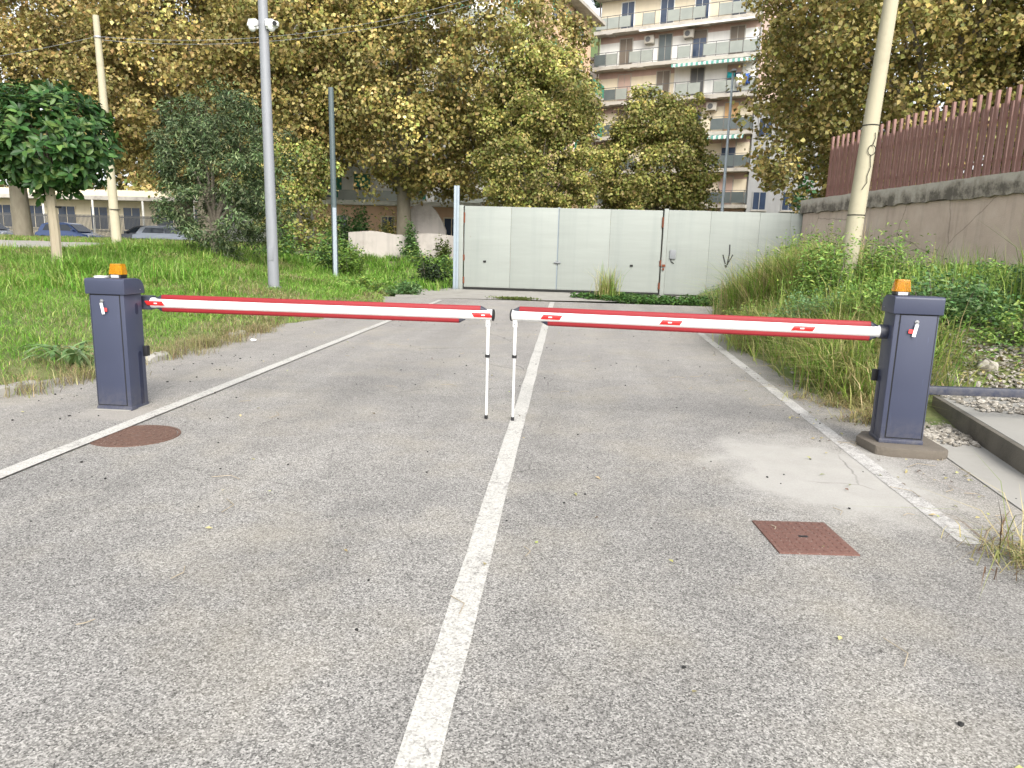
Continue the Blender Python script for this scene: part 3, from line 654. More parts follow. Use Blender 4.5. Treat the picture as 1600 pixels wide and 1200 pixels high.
m.tube([(.17,-.145,3.3-rz_),(.2,-.14,3.42-rz_),(.19,-.14,3.5-rz_)], .006, 6); m.tube([(.15,-.145,3.14-rz_),(.17,-.148,2.95-rz_),(.13,-.15,2.8-rz_),(.14,-.15,2.7-rz_),(.07,-.15,2.58-rz_)], .006, 6); m.build('loose_wire', 'dark_gap', rp)
dp, dz_ = pole('dark_post', 'slim dark green steel post left of the gate among the grass', -7.85, 24, 6.4, .1, .085, 'dark_green_paint', (-.05,0), 'post')
m = MB(); m.box(-.03,.09,-.12,-.095,.2,2.6); m.build('plate', 'blue_grey_metal', dp)
sp_, sz_ = pole('street_lamp', 'slim pale street lamp behind the gate before the apartment block', 6.62, 33, 9.05, .08, .045, 'blue_grey_metal', (.0,0), 'street lamp')
m = MB(); m.box(-.1,.1,-.3,.06,9.05-sz_,9.14-sz_); m.build('lamp_head', 'grey_paint', sp_, bevel=.02)
def wire(label, p, q, sag, group=None):
    m = MB(); p, q = Vector(p), Vector(q); m.tube([p.lerp(q, i/24)-Vector((0,0,sag*4*(i/24)*(1-i/24))) for i in range(25)], .009, 5); m.build('overhead_wire', 'intercom_grey', label=label, cat='wire', group=group)
wire('upper overhead wire from the left utility pole across the trees', (-19.55,30,9.5), (6,31,15.2), 1.83)
wire('lower overhead wire from the left utility pole across the trees', (-19.55,30,9.38), (6,31,14.95), 1.86)
wire('overhead wire from the left utility pole to the left frame edge', (-19.65,30,9.5), (-36,30,8.0), .5)

# ------------------------------------------------------------------ buildings
plain('cream_plaster', (.72,.63,.47,1), .85, .08, .5, 12, .03, streak=.2); plain('white_plaster', (.8,.79,.75,1), .85, .07, .6, 12, .03, streak=.2)
plain('pink_plaster', (.5,.36,.31,1), .85, .1, .5, 12, .03, streak=.25); plain('peach_plaster', (.66,.44,.3,1), .85, .08, .5, 12, .03, streak=.25)
plain('slab_concrete', (.45,.42,.37,1), .9, .2, 1.5, 15, .1, dirt=((.12,.1,.085,1), .7)); plain('grey_plaster', (.32,.32,.32,1), .88, .12, .6, 10, .04, streak=.3)
plain('brown_shutter', (.16,.13,.1,1), .6, .1); plain('pink_shutter', (.46,.33,.27,1), .6, .08); plain('orange_shutter', (.5,.3,.13,1), .6, .1); plain('green_shutter', (.03,.2,.13,1), .55, .12)
plain('rail_metal', (.1,.1,.1,1), .5, .1); plain('beige_cloth', (.5,.46,.36,1), .9, .08); plain('blue_cloth', (.05,.12,.4,1), .9, .1); plain('white_cloth', (.68,.68,.7,1), .9, .06); plain('teal_cloth', (.02,.35,.38,1), .9, .1)
b = NB('window_glass'); v = b.coord(); b.set(b.mix(b.noise(v, .7, 3), (.02,.03,.055,1), (.06,.085,.14,1)), .12, spec=.6)
b = NB('frosted_panel'); v = b.coord(); b.set(b.mix(b.noise(v, 1.2, 4), (.2,.22,.2,1), (.36,.38,.34,1)), .4)
b = NB('dark_panel'); v = b.coord(); b.set(b.mix(b.noise(v, 1.2, 4), (.06,.08,.08,1), (.14,.16,.16,1)), .35)
b = NB('awning_cloth'); v = b.coord(scale=(1,1,1)); sx = b.n('SeparateXYZ'); b.l(v, sx.inputs[0])
st = b.math('GREATER_THAN', b.math('FRACT', b.math('MULTIPLY', sx.outputs[0], 2.6)), .5); b.set(b.mix(st, (.62,.64,.6,1), (.12,.33,.28,1)), .8)

ap = thing('apartment_block', 'tall cream apartment block with long balconies behind the gate', 'building', (1.45,62,0), math.radians(-23.7))
AW, WY = 12.5, .95
floors = [2.5,5.2,7.9,10.6,13.3,16.0,18.7,21.4]
m = MB(); m.box(-.0,AW,WY,WY+11,0,24.4); m.build('wall', 'pink_plaster', ap)
m = MB(); m.box(-.3,AW+.3,WY-.5,WY+11.3,24.4,24.75); m.build('roof', 'slab_concrete', ap)
r_ = random.Random(21)
cols_x = [(1.75,2.75),(4.95,5.95),(7.65,8.65),(10.45,11.45)]
for fi, z in enumerate(floors):
    m = MB(); nseg = 24; zt = z
    for k in range(nseg):
        x0, x1 = -.25+(AW+.45)*k/nseg, -.25+(AW+.45)*(k+1)/nseg; zb = z-.26-(.05 if r_.random() < .25 else 0)+r_.uniform(-.01,.01)
        m.box(x0,x1,-.02+r_.uniform(0,.012),WY,zb,z)
    m.build('balcony_slab', 'slab_concrete', ap)
    if fi == 7: break
    top = floors[fi+1]-.3
    kinds = {6: 'cream_plaster', 5: 'white_plaster', 4: None, 3: 'cream_plaster', 2: 'cream_plaster', 1: 'cream_plaster', 0: 'cream_plaster'}
    lo = z+1.95 if fi not in (6,) else top
    def panel(x0, x1, mt, zz): m = MB(); m.box(x0,x1,WY-.03,WY-.001,z,zz); m.build('wall_panel', mt, ap)
    if fi == 4: panel(0,6.3,'cream_plaster',z+1.95); panel(6.32,AW,'white_plaster',top)
    else: panel(0,AW,kinds[fi],lo)
    for ci, (x0, x1) in enumerate(cols_x):
        dz = 2.15
        mt = 'brown_shutter'
        if fi == 6: mt = 'window_glass'
        if fi == 5: mt = ['brown_shutter','dark_panel','window_glass','brown_shutter'][ci]
        if fi == 4: mt = ['pink_shutter','brown_shutter','rail_metal','window_glass'][ci]
        if fi == 3: mt = ['brown_shutter','brown_shutter','window_glass','orange_shutter'][ci]
        if fi == 2: mt = ['brown_shutter','window_glass','brown_shutter','window_glass'][ci]
        if fi in (0,1): mt = ['brown_shutter','window_glass','brown_shutter','pink_shutter'][ci]
        m = MB(); m.box(x0-.07,x1+.07,WY-.075,WY-.031,z,z+dz+.07); d = m.build('door', 'slab_concrete' if fi != 6 else 'white_plaster', ap)
        m = MB(); m.box(x0,(x0+x1)/2-.02,WY-.085,WY-.0755,z+.02,z+dz); m.box((x0+x1)/2+.02,x1,WY-.085,WY-.0755,z+.02,z+dz); m.build('pane', mt, d)
        if mt == 'window_glass' and fi != 6:
            m = MB(); m.box(x0,x1,WY-.1,WY-.0855,z+dz-.55,z+dz); m.build('roller_shutter', 'brown_shutter' if fi == 5 else 'pink_shutter', d)
    # railing
    nb = 13; bw = AW/nb
    for k in range(nb+1):
        m = MB(); m.box(-.1+k*bw*1.012-.018,-.1+k*bw*1.012+.018,.03,.065,z,z+1.02); m.build('rail_post', 'rail_metal', ap)
    m = MB(); m.box(-.12,AW+.1,.025,.07,z+1.02,z+1.06); m.box(-.12,AW+.1,.035,.06,z+.08,z+.11); m.build('handrail', 'rail_metal', ap)
    skip = {6:(3,5,9),5:(2,5,6,8),4:(3,6,9)}.get(fi, (4,9))
    for k in range(nb):
        if k in skip: continue
        x0 = -.1+k*bw*1.012+.03; mt = 'dark_panel' if (fi <= 3 or (fi == 5 and k in (0,8)) or (fi == 4 and k < 2)) else 'frosted_panel'
        m = MB(); m.box(x0,x0+bw-.05,.04,.055,z+.13,z+.93); m.build('railing_panel', mt, ap)
    m = MB(); m.box(-.1,-.06,.09,WY-.1,z+1.0,z+1.04); m.box(-.1,-.075,.09,WY-.1,z+.13,z+.93); m.build('end_panel', 'dark_panel', ap)
    m = MB(); m.box(AW+.06,AW+.1,.09,WY-.1,z+1.0,z+1.04); m.box(AW+.07,AW+.09,.09,WY-.1,z+.13,z+.93); m.build('end_panel', 'dark_panel', ap)
def awning(x0, x1, z):
    m = MB(); m.add([(x0,.5,z+.12),(x1,.5,z+.12),(x1,-.35,z-.12),(x0,-.35,z-.12)], [(0,1,2,3)]); n = int((x1-x0)/.2)
    for k in range(n):
        a, b_ = x0+(x1-x0)*k/n, x0+(x1-x0)*(k+1)/n; m.add([(a,-.35,z-.12),(b_,-.35,z-.12),(b_,-.35,z-.3),((a+b_)/2,-.35,z-.38),(a,-.35,z-.3)], [(0,1,2,3,4)])
    m.build('awning', 'awning_cloth', ap)
awning(6.4,12.6,15.72); awning(8.9,12.2,7.62+2.7)
m = MB(); m.box(3.6,12.3,-.12,.02,18.3,18.42); m.build('rolled_awning', 'white_plaster', ap)
m = MB(); m.tube([(12.62,.9,0),(12.62,.9,24.3)], .07, 8); m.build('downpipe', 'grey_plaster', ap)
m = MB(); m.tube([(-.12,.9,0),(-.12,.9,24.3)], .06, 8); m.build('downpipe', 'brown_shutter', ap)
apM = Matrix.Translation((1.45,62,0)) @ Matrix.Rotation(math.radians(-23.7), 4, 'Z')
def on_ap(x, y, z): return apM @ Vector((x,y,z))
plain('ac_beige', (.45,.42,.36,1), .6, .08)
for x, z, lab in ((4.25,17.85,'beige air conditioner under the top visible balcony, left one'),(7.35,17.95,'beige air conditioner under the top visible balcony, right one'),(9.5,12.55,'dark-fronted air conditioner beside the pole on the fourth balcony')):
    t = thing('air_conditioner', lab, 'air conditioner', on_ap(x,WY-.5,z-.3), math.radians(-23.7), 'air conditioners on the apartment block')
    m = MB(); m.box(-.38,.38,-.02,.3,0,.55); m.build('case', 'ac_beige', t, bevel=.02)
    m = MB(); m.tube([(-.08,-.025,.28),(-.08,-.045,.28)], .2, 20); m.build('fan_grille', 'rail_metal', t)
    m = MB(); m.box(-.36,-.3,.0,.49,-.05,-.002); m.box(.3,.36,0,.49,-.05,-.002); m.build('bracket', 'slab_concrete', t)
for i, (x, wd_, h_, mt, lab) in enumerate([(11.55,.5,.9,'white_cloth','white laundry hanging at the right of the middle balcony'),(12.1,.45,.75,'blue_cloth','blue laundry hanging at the right of the middle balcony'),(10.75,.55,.45,'teal_cloth','teal cloth hung in the doorway of the middle balcony')]):
    m = MB(); n = 8
    for k in range(n+1):
        xx = -wd_/2+wd_*k/n; yy = .03*math.sin(k*1.9+i); m.v += [(xx,yy,0),(xx,yy*1.6,-h_+.04*math.sin(k*1.3))]
        if k: m.f.append((2*k-2,2*k-1,2*k+1,2*k))
    me = m.mesh('laundry', smooth=True); o = obj('laundry', me, mt, None, on_ap(x,-.08 if i < 2 else .6,14.55+(.0 if i < 2 else .35)), label=lab, cat='laundry', group='laundry on the apartment block'); o.rotation_euler[2] = math.radians(-23.7)
    md = o.modifiers.new('thick', 'SOLIDIFY'); md.thickness = .015

def window(parent, u0, u1, z0, z1, y, frame, glass, shutter=None, sh_open=False, face=-1):
    """window on a wall whose outside is -Y at y"""
    m = MB(); m.box(u0-.08,u1+.08,y-.05,y-.001,z0-.08,z1+.08); f = m.build('window', frame, parent)
    m = MB(); c = (u0+u1)/2; m.box(u0,c-.03,y-.06,y-.0505,z0,z1); m.box(c+.03,u1,y-.06,y-.0505,z0,z1); m.build('pane', glass, f)
    m = MB(); m.box(u0-.14,u1+.14,y-.12,y-.051,z0-.15,z0-.081); m.build('sill', 'slab_concrete', f)
    if shutter:
        m = MB(); hw = (u1-u0)/2
        if sh_open: m.box(u0-hw-.05,u0-.06,y-.1,y-.0605,z0,z1); m.build('shutter', shutter, f); m = MB(); m.box(u1+.06,u1+hw+.05,y-.1,y-.0605,z0,z1)
        else: m.box(u0,u1,y-.09,y-.0605,z0+.45*(z1-z0),z1)
        m.build('shutter', shutter, f)
# peach building: a long front behind the trees and a gable side that recedes to the right
pa, pb = Vector((-2.35,50,0)), Vector((1.0,59.3,0)); pd = pb-pa; pang = math.atan2(pd.y, pd.x)
pe = thing('peach_building', 'peach apartment building with green shutters left of the cream block', 'building', pa, pang)
PL = pd.length
m = MB(); m.box(0,PL,0,9,0,18.5); m.build('side_wall', 'peach_plaster', pe)
m = MB(); m.prism([(-.9,18.45),(-.9,18.7),(4.5,20.4),(9.9,18.7),(9.9,18.45)], 'x', -.9, PL+.7); m.build('roof', 'slab_concrete', pe)
for fz in (5.5,8.4,11.3,14.2,16.6):
    for u in (1.6,4.2,7.0):
        window(pe, u, u+.9, fz, fz+1.35, 0, 'white_plaster', 'window_glass', 'green_shutter', sh_open=False)
for fz in (13.1,10.2,7.3):
    m = MB(); m.box(PL-2.2,PL+.4,-1.1,0,fz-.2,fz); sb = m.build('balcony', 'slab_concrete', pe)
    m = MB(); m.box(PL-2.2,PL+.4,-1.1,-1.06,fz,fz+.9); m.build('railing_panel', 'green_shutter', sb)
m = MB(); m.tube([(5.9,-.08,0),(5.9,-.08,18.4)], .06, 8); m.build('downpipe', 'brown_shutter', pe)
wf = thing('white_front_building', 'whitish apartment front with green windows glimpsed under the big plane tree', 'building', (-26,50.3,0), 0)
m = MB(); m.box(0,23.4,0,9,0,18.4); m.build('wall', 'white_plaster', wf)
m = MB(); m.box(-.6,24.2,-.8,9.5,18.401,18.7); m.build('roof', 'slab_concrete', wf)
for fz in (4.6,7.5,10.4,13.3,16.0):
    for u in (1.5,4.8,8.4,11.0,14.3,17.8,21.0):
        window(wf, u, u+1.1, fz, fz+1.6, 0, 'cream_plaster', 'window_glass', 'green_shutter', sh_open=(u % 2 < 1))
    for u0 in (10.2,16.8):
        m = MB(); m.box(u0,u0+5.6,-1.2,0,fz-.75,fz-.55); sb = m.build('balcony', 'slab_concrete', wf)
        m = MB(); m.box(u0,u0+5.6,-1.2,-1.16,fz-.45,fz+.45); m.build('railing_panel', 'frosted_panel', sb)
# low outbuilding with a flat white roof edge
ob = thing('outbuilding', 'low peach outbuilding with a flat white roof edge, left behind the gate', 'building', (-15.5,43.5,0), 0)
m = MB(); m.box(0,10.5,0,6,0,3.75); m.build('wall', 'peach_plaster', ob)
m = MB(); m.box(-.4,13.4,-.5,6.4,3.76,4.02); m.build('roof', 'white_plaster', ob)
m = MB(); m.box(10.51,13.2,.2,5.9,0,3.755); m.build('wall_extension', 'peach_plaster', ob)
window(ob, 8.0, 8.85, 1.9, 3.1, 0, 'cream_plaster', 'window_glass'); window(ob, 4.2, 4.9, 2.2, 3.1, 0, 'cream_plaster', 'window_glass'); window(ob, 1.2, 2.0, 1.9, 3.1, 0, 'cream_plaster', 'window_glass')
# old plastered yard walls in front of it
plain('stained_plaster', (.5,.46,.42,1), .9, .15, 1.2, 20, .1, dirt=((.25,.22,.19,1), .7), streak=.4)
def ragged_wall(name, label, x0, x1, y, tops, mat, th=.3):
    t = thing(name, label, 'wall', (x0,y,0)); m = MB(); n = len(tops)-1
    for k, zt in enumerate(tops):
        x = (x1-x0)*k/n; m.v += [(x,0,-.2),(x,0,zt),(x,th,zt),(x,th,-.2)]
        if k:
            o = 4*(k-1); m.f += [(o,o+4,o+5,o+1),(o+1,o+5,o+6,o+2),(o+2,o+6,o+7,o+3)]
    m.f += [(0,1,2,3),(4*n,4*n+3,4*n+2,4*n+1)]; m.build('masonry', mat, t, bevel=.02); return t
ragged_wall('yard_wall', 'pale pink plastered yard wall behind the overgrown plot', -11.4, -4.9, 37, [2.05,2.1,2.15,2.1,2.0,1.98,2.05,2.1,2.08,2.02,1.95,2.0], 'stained_plaster')
t = ragged_wall('ruined_wall', 'grey rounded remnant of a plastered wall above the yard wall', -9.0, -6.6, 38.6, [2.2,2.9,3.35,3.55,3.62,3.65,3.62,3.5,3.2,2.85,2.3], 'stained_plaster')
window(t, 1.9, 2.3, 1.3, 2.0, 0, 'white_plaster', 'green_shutter')
# neighbouring grey house right of the block
gb = thing('grey_house', 'plain grey house side with dark windows right of the cream block', 'building', (13.35,57.6,0), math.radians(-6))
m = MB(); m.box(0,6,0,8,0,12.5); m.build('wall', 'grey_plaster', gb)
m = MB(); m.box(-.2,6.3,-.3,8.3,12.51,12.8); m.build('roof', 'slab_concrete', gb)
for fz in (4.9,7.6,10.2):
    for u in (.45,2.6,4.5): window(gb, u, u+.9, fz, fz+1.25, 0, 'grey_plaster', 'window_glass', None)
pb2 = thing('pale_building', 'narrow pale building between the peach building and the cream block', 'building', (.2,66,0), 0)
m = MB(); m.box(0,6,0,6,0,17.5); m.build('wall', 'white_plaster', pb2)
m = MB(); m.box(-.2,6.2,-.3,6.2,17.51,17.7); m.build('roof', 'slab_concrete', pb2)
for fz in (6.5,9.3,12.1,15.0): window(pb2, .55, 1.15, fz, fz+1.3, 0, 'cream_plaster', 'window_glass', 'green_shutter')
# low school-like building at the far left with railings
sb_ = thing('low_building', 'low cream building with a white eave beyond the parked cars', 'building', (-75,66,1.2), 0)
m = MB(); m.box(0,58,0,10,0,4.6); m.build('wall', 'cream_plaster', sb_)
m = MB(); m.box(-.8,58.8,-1.6,10.5,3.6,3.95); m.build('eave', 'slab_concrete', sb_)
for k in range(18):
    u = 1.2+3.2*k; window(sb_, u, u+1.6, 1.0, 3.0, 0, 'cream_plaster', 'window_glass' if k != 15 else 'red_sticker')
for k in range(12):
    m = MB(); m.tube([(2.4+4.8*k,-1.5,0),(2.4+4.8*k,-1.5,3.6)], .09, 8); m.build('eave_post', 'white_plaster', sb_)
fr = thing('street_railing', 'dark iron railing fence behind the parked cars', 'fence', (-75,61.5,1.25), 0)
m = MB()
for k in range(480): m.box(.12*k,.12*k+.055,-.02,.02,.1,2.1)
m.build('bars', 'rail_metal', fr, kind='stuff')
m = MB(); m.box(0,58,-.03,.03,1.9,1.97); m.box(0,58,-.03,.03,.2,.25); m.build('rail', 'rail_metal', fr)
m = MB(); m.box(-.2,58,-.12,.12,-.4,.1); m.build('plinth', 'slab_concrete', fr)
# street and paved path at the left
def drape(name, pts_fn, nu, nv, dz, mat):
    U, V_ = np.meshgrid(np.linspace(0,1,nu), np.linspace(0,1,nv)); X, Y = pts_fn(U, V_); Z = height(X, Y)+dz
    ii = np.arange(nu*nv).reshape(nv, nu); F = np.stack([ii[:-1,:-1],ii[:-1,1:],ii[1:,1:],ii[1:,:-1]], -1).reshape(-1,4)
    obj(name, np_mesh(name, np.stack([X,Y,Z],-1).reshape(-1,3), F), mat, kind='structure')
drape('street', lambda u,v: (-80+56*u, 44+14*v), 40, 12, .05, 'asphalt')
drape('side_road', lambda u,v: (-45+(27.5-1.5*v)*u, 18.5+6*v), 50, 14, .05, 'asphalt')
drape('footpath', lambda u,v: (-48+(29.5+2.0*v)*u, 24.6+9*v), 50, 20, .06, 'pale_concrete')
# hill behind, for the gap between the buildings
plain('hill_scrub', (.085,.12,.045,1), .95, .4, .12, 1.5, .5)
hx, hy = np.meshgrid(np.linspace(-90,140,60), np.linspace(130,300,40)); hzz = -1+66*np.exp(-((hx-8)/60)**2-((hy-215)/55)**2)+2.0*wob(hx*.12,hy*.12)
ii = np.arange(hx.size).reshape(hx.shape); F = np.stack([ii[:-1,:-1],ii[:-1,1:],ii[1:,1:],ii[1:,:-1]],-1).reshape(-1,4)
me = np_mesh('hill', np.stack([hx,hy,hzz],-1).reshape(-1,3), F); me.polygons.foreach_set('use_smooth', [True]*len(me.polygons)); obj('hill', me, 'hill_scrub', kind='structure')

# ------------------------------------------------------------------ cars
def m_car(name, col):
    b = NB(name); v = b.coord(); b.set(b.mix(b.noise(v, 4, 4), sc(col,.9), sc(col,1.1)), .25, .2); b.b.inputs['Coat Weight'].default_value = .6; b.b.inputs['Coat Roughness'].default_value = .08
m_car('car_blue', (.06,.11,.28,1)); m_car('car_silver', (.3,.33,.38,1)); m_car('car_dark', (.07,.075,.09,1)); plain('tyre', (.02,.02,.02,1), .85); plain('rim', (.4,.4,.42,1), .35, metal=.7)
b = NB('car_glass'); b.set((.02,.03,.045,1), .06, spec=.7); b = NB('head_lens'); b.set((.6,.62,.65,1), .1)
def car(label, x, y, rz, mat, L=4.1, H=1.48, hatch=True):
    z = hz(x,y)+.06; t = thing('parked_car', label, 'car', (x,y,z), rz, 'cars parked along the street')
    st = [(-L/2,.35,.6,.62),(-L/2+.06,.28,.82,.76),(-L/2+.5,.24,.9,.83),(-.6,.22,.93,.86),(.6,.22,.93,.86),(1.0,.24,.9,.85),(L/2-.55,.26,.78,.82),(L/2-.12,.28,.66,.74),(L/2,.36,.55,.62)]
    m = MB(); n = 8
    for sx, zl, zh, hw in st:
        m.v += [(sx,-hw*.92,zl),(sx,-hw,zl+.15),(sx,-hw,(zl+zh)/2+.08),(sx,-hw*.93,zh),(sx,hw*.93,zh),(sx,hw,(zl+zh)/2+.08),(sx,hw,zl+.15),(sx,hw*.92,zl)]
    for i in range(len(st)-1):
        for k in range(n): m.f.append((i*n+k,i*n+(k+1)%n,(i+1)*n+(k+1)%n,(i+1)*n+k))
    m.f += [tuple(range(n)), tuple(range((len(st)-1)*n,len(st)*n))]; m.build('body', mat, t, smooth=True)
    rear = -L/2+.25 if hatch else -L/2+.75
    prof = [(rear,.88,.76),(rear+.3,H-.13,.66),(rear+.75,H-.02,.62),(.1,H,.62),(.45,H-.08,.64),(1.25,.86,.76)]
    m = MB()
    for px_, pz, hw in prof: m.v += [(px_,-hw,pz),(px_,hw,pz)]
    k = len(prof); m.f = [(2*i,2*i+1,2*i+3,2*i+2) for i in range(k-1)]+[(2*k-2,2*k-1,1,0)]+[tuple(2*i for i in range(k)), tuple(2*i+1 for i in range(k))][:2]
    m.build('cabin', mat, t, bevel=.04, seg=2)
    for s_ in (-1,1):
        for a, b_, c_, d in ((rear+.42,rear+.62,-.15,-.2),(-.08,-.12,.42,.98)):
            ya, yb_ = .755*s_, .652*s_
            m = MB(); P = [(a,ya,.95),(d if b_ == -.12 else c_+.02,ya,.95),(c_ if b_ != -.12 else .36,yb_+.01*s_,H-.14),(b_,yb_+.01*s_,H-.14)]; m.add(P+[(p[0],p[1]+.012*s_,p[2]) for p in P], [(0,1,2,3),(4,5,6,7),(0,1,5,4),(1,2,6,5),(2,3,7,6),(3,0,4,7)]); m.build('side_window', 'car_glass', t)
        m = MB(); m.box(.85,1.0,min(.8*s_,.98*s_),max(.8*s_,.98*s_),.92,1.04); m.build('mirror', mat, t, bevel=.02)
        for wx in (-L/2+.72,L/2-.75):
            m = MB(); m.tube([(wx,s_*.68,.31),(wx,s_*.87,.31)], .31, 20); wh = m.build('wheel', 'tyre', t, smooth=True)
            m = MB(); m.tube([(wx,s_*.872,.31),(wx,s_*.885,.31)], .2, 16); m.build('rim', 'rim', wh)
        m = MB(); m.box(L/2-.22,L/2-.06,min(s_*.45,s_*.72),max(s_*.45,s_*.72),.58,.7); m.build('headlight', 'head_lens', t, bevel=.03)
    m = MB(); m.add([(.5,-.58,H-.12),(.5,.58,H-.12),(1.2,.68,.9),(1.2,-.68,.9)], [(0,1,2,3)]); o = m.build('windscreen', 'car_glass', t, loc=(.035,0,.02))
    m = MB(); m.add([(rear+.02,-.66,.95),(rear+.02,.66,.95),(rear+.27,.58,H-.16),(rear+.27,-.58,H-.16)], [(0,1,2,3)]); m.build('rear_window', 'car_glass', t, loc=(-.03,0,.02))
car('blue hatchback parked right of the big trunk at the left', -34.4, 48, math.radians(-4), 'car_blue', 4.2, 1.5)
car('silver-blue car cut by the left frame edge', -42.2, 50, math.radians(-3), 'car_silver', 4.1)
car('dark car parked right of the slim utility pole', -27.6, 46, math.radians(176), 'car_dark', 4.4, 1.42)
car('pale silver car low in front of the dark car', -24.6, 43.6, math.radians(3), 'car_silver', 4.3, 1.4)

# ------------------------------------------------------------------ vegetation
leafmat('leaf', .5, .24, .3); leafmat('glossy_leaf', .42, .15, .3); leafmat('grass_blade', .55, .35, .25)
def m_bark(name, c1, c2):
    b = NB(name); v = b.coord(scale=(1,1,.35)); n = b.noise(v, 5, 7, .65); b.set(b.mix(n, c1, c2), .92); b.bump(n, .6, .04)
m_bark('plane_bark', (.1,.085,.06,1), (.24,.215,.16,1)); m_bark('grey_bark', (.1,.085,.065,1), (.2,.175,.14,1)); m_bark('pale_bark', (.24,.2,.14,1), (.42,.36,.27,1))
def unit(n, rng): return norm(rng.normal(size=(n,3)))
def crown_points(ells, n, rng, shell=.75):
    """points in a union of ellipsoids (cx,cy,cz,rx,ry,rz), weighted to the outer layer"""
    ells = np.array(ells, float); wts = (ells[:,3]*ells[:,4]*ells[:,5])**(2/3); out = []
    while len(out) < n:
        e = ells[rng.choice(len(ells), p=wts/wts.sum())]; d = unit(1, rng)[0]; rr = rng.uniform(shell, 1)**.6; p = e[:3]+d*e[3:]*rr
        inside = False
        for f in ells:
            if f is not e and (((p-f[:3])/f[3:])**2).sum() < .62: inside = True; break
        if not inside or rng.random() < .12: out.append(np.r_[p, d])
    return np.array(out)
def tree(name, label, x, y, trunk_h, r, ells, nclump, per, size, pal, seed, clump_r=.75, shape=BROAD_LEAF, aspect=.95, bark='plane_bark', mat='leaf', group=None, base=None, tip=None, spread=.3):
    rng = np.random.default_rng(seed); z = (hz(x,y) if base is None else base)-.1; t = thing(name, label, 'tree', (x,y,z), 0, group)
    cen = np.mean(np.array(ells)[:,:3], 0) if tip is None else np.array(tip)
    m = MB(); top = Vector((cen[0]*.15, cen[1]*.15, trunk_h)); m.tube([(0,0,-.2),(0,0,.15),tuple(top*.5),tuple(top)], [r*1.35,r*1.08,r*.95,r*.8], 14); m.build('trunk', bark, t, smooth=True)
    cl = crown_points(ells, nclump, rng, .5); cl[:,:3] += cl[:,3:]*rng.normal(0, spread, (nclump,1))
    pick = cl[rng.choice(len(cl), min(16, len(cl)), replace=False)]
    for q in pick:
        e = Vector(q[:3]*.92); mid = top.lerp(e, .5)+Vector((0,0,.08*(e-top).length)); m = MB(); m.tube([tuple(top*.9), tuple(top.lerp(mid,.5)), tuple(mid), tuple(e)], [r*.5,r*.36,r*.22,r*.06], 7); m.build('limb', bark, t, smooth=True)
    n = nclump*per; ci = np.repeat(np.arange(nclump), per); C = cl[ci,:3]; O = cl[ci,3:]
    cr = (clump_r*rng.uniform(.55,1.5,nclump)[ci])[:,None]*rng.uniform(.7,1.35,(nclump,3))[ci]
    d = norm(unit(n, rng)+O*.45+np.array([0,0,.25])); P = C+d*cr*(rng.uniform(.15,1.15,n)**.6)[:,None]*np.array([1,1,.8])
    Nn = norm(d*.6+unit(n, rng)*.75+np.array([0,-.15,.35])); D = norm(unit(n, rng)+np.array([0,0,-.7])+d*.5)
    tint = (.98*np.exp(rng.normal(0,.26,(nclump,1))))[ci]; cols = np.clip(palette(n, pal, .2, rng)*tint, .004, .9)
    L = size*rng.uniform(.45,1.22,n); me = leaves('crown', P, Nn, D, L, L*aspect, cols, shape); obj('crown', me, mat, t); return t
GOLD = [(.37,.295,.105),(.31,.255,.085),(.27,.235,.075),(.42,.345,.15),(.22,.21,.065),(.34,.245,.095)]
OLIVEGOLD = [(.32,.275,.085),(.37,.3,.1),(.24,.225,.065),(.3,.225,.075),(.43,.36,.15),(.19,.195,.055)]
GREENGOLD = [(.27,.265,.07),(.33,.29,.09),(.21,.225,.055),(.37,.31,.12),(.16,.185,.045)]
BIG = .27
PT = 'golden plane trees'
tree('plane_tree', 'huge golden plane tree at the far left with a thick trunk', -31.5, 40, 5, .48, [(0,0,9,7,5.5,4.8),(3,-1,12,7,6,5),(-4,0,13,7,6,5),(6,-1,8.3,5,4.5,4),(-7,0,9,5,5,4)], 645, 142, 0.192, GOLD, 1, .9, group=PT)
tree('plane_tree', 'golden plane tree filling the gap behind the two leftmost plane trees', -25, 46, 6, .42, [(0,0,10,7,4.5,5),(0,0,14,7,5,5),(7,0,12,6,4.5,6)], 450, 104, 0.24, GOLD, 21, 1.2, group=PT)
tree('plane_tree', 'golden plane tree behind the slim cream pole, left of the lamp post', -19.5, 38, 5, .42, [(0,0,7.6,6.5,5,4.3),(2.5,-1,11.5,6.5,5.5,5),(-4,0,11,6,5,5.5),(5,0,7.2,4.5,4,3.2)], 645, 142, 0.192, GOLD, 2, .9, group=PT)
tree('plane_tree', 'large golden plane tree in the middle with its trunk visible left of the gate', -8.6, 37.5, 4.0, .4, [(1.1,0,7.0,3.7,4.6,3.5),(-3.8,-.5,10.2,5.5,5,4.4),(3.6,-.5,9.8,5.2,5,4.6),(0,0,13.2,6.5,5.5,4),(-5.2,0,8.6,3.6,3.6,2.8),(4.2,0,6.0,3.4,3.2,2.8),(0,-2,8.5,4,3,3)], 900, 142, 0.184, OLIVEGOLD, 3, .8, group=PT)
tree('plane_tree', 'narrower yellow-green plane tree just right of the largest one', -1.6, 33.5, 2.6, .24, [(0,0,5.2,2.5,2.4,2.6),(.1,0,7.6,2.2,2.2,2.3),(-.3,0,9.2,1.6,1.5,1.5),(.5,0,3.6,2.0,2,1.5)], 390, 152, 0.136, GREENGOLD, 4, .5, group=PT, spread=.4)
tree('plane_tree', 'rounded olive plane tree in front of the apartment block', 3.9, 36, 2.6, .22, [(0,0,5.6,2.6,2.5,2.4),(-.2,0,7.3,1.8,1.8,1.5),(.2,0,3.9,2.2,2.2,1.6)], 375, 152, 0.136, GREENGOLD, 5, .5, group=PT, spread=.3)
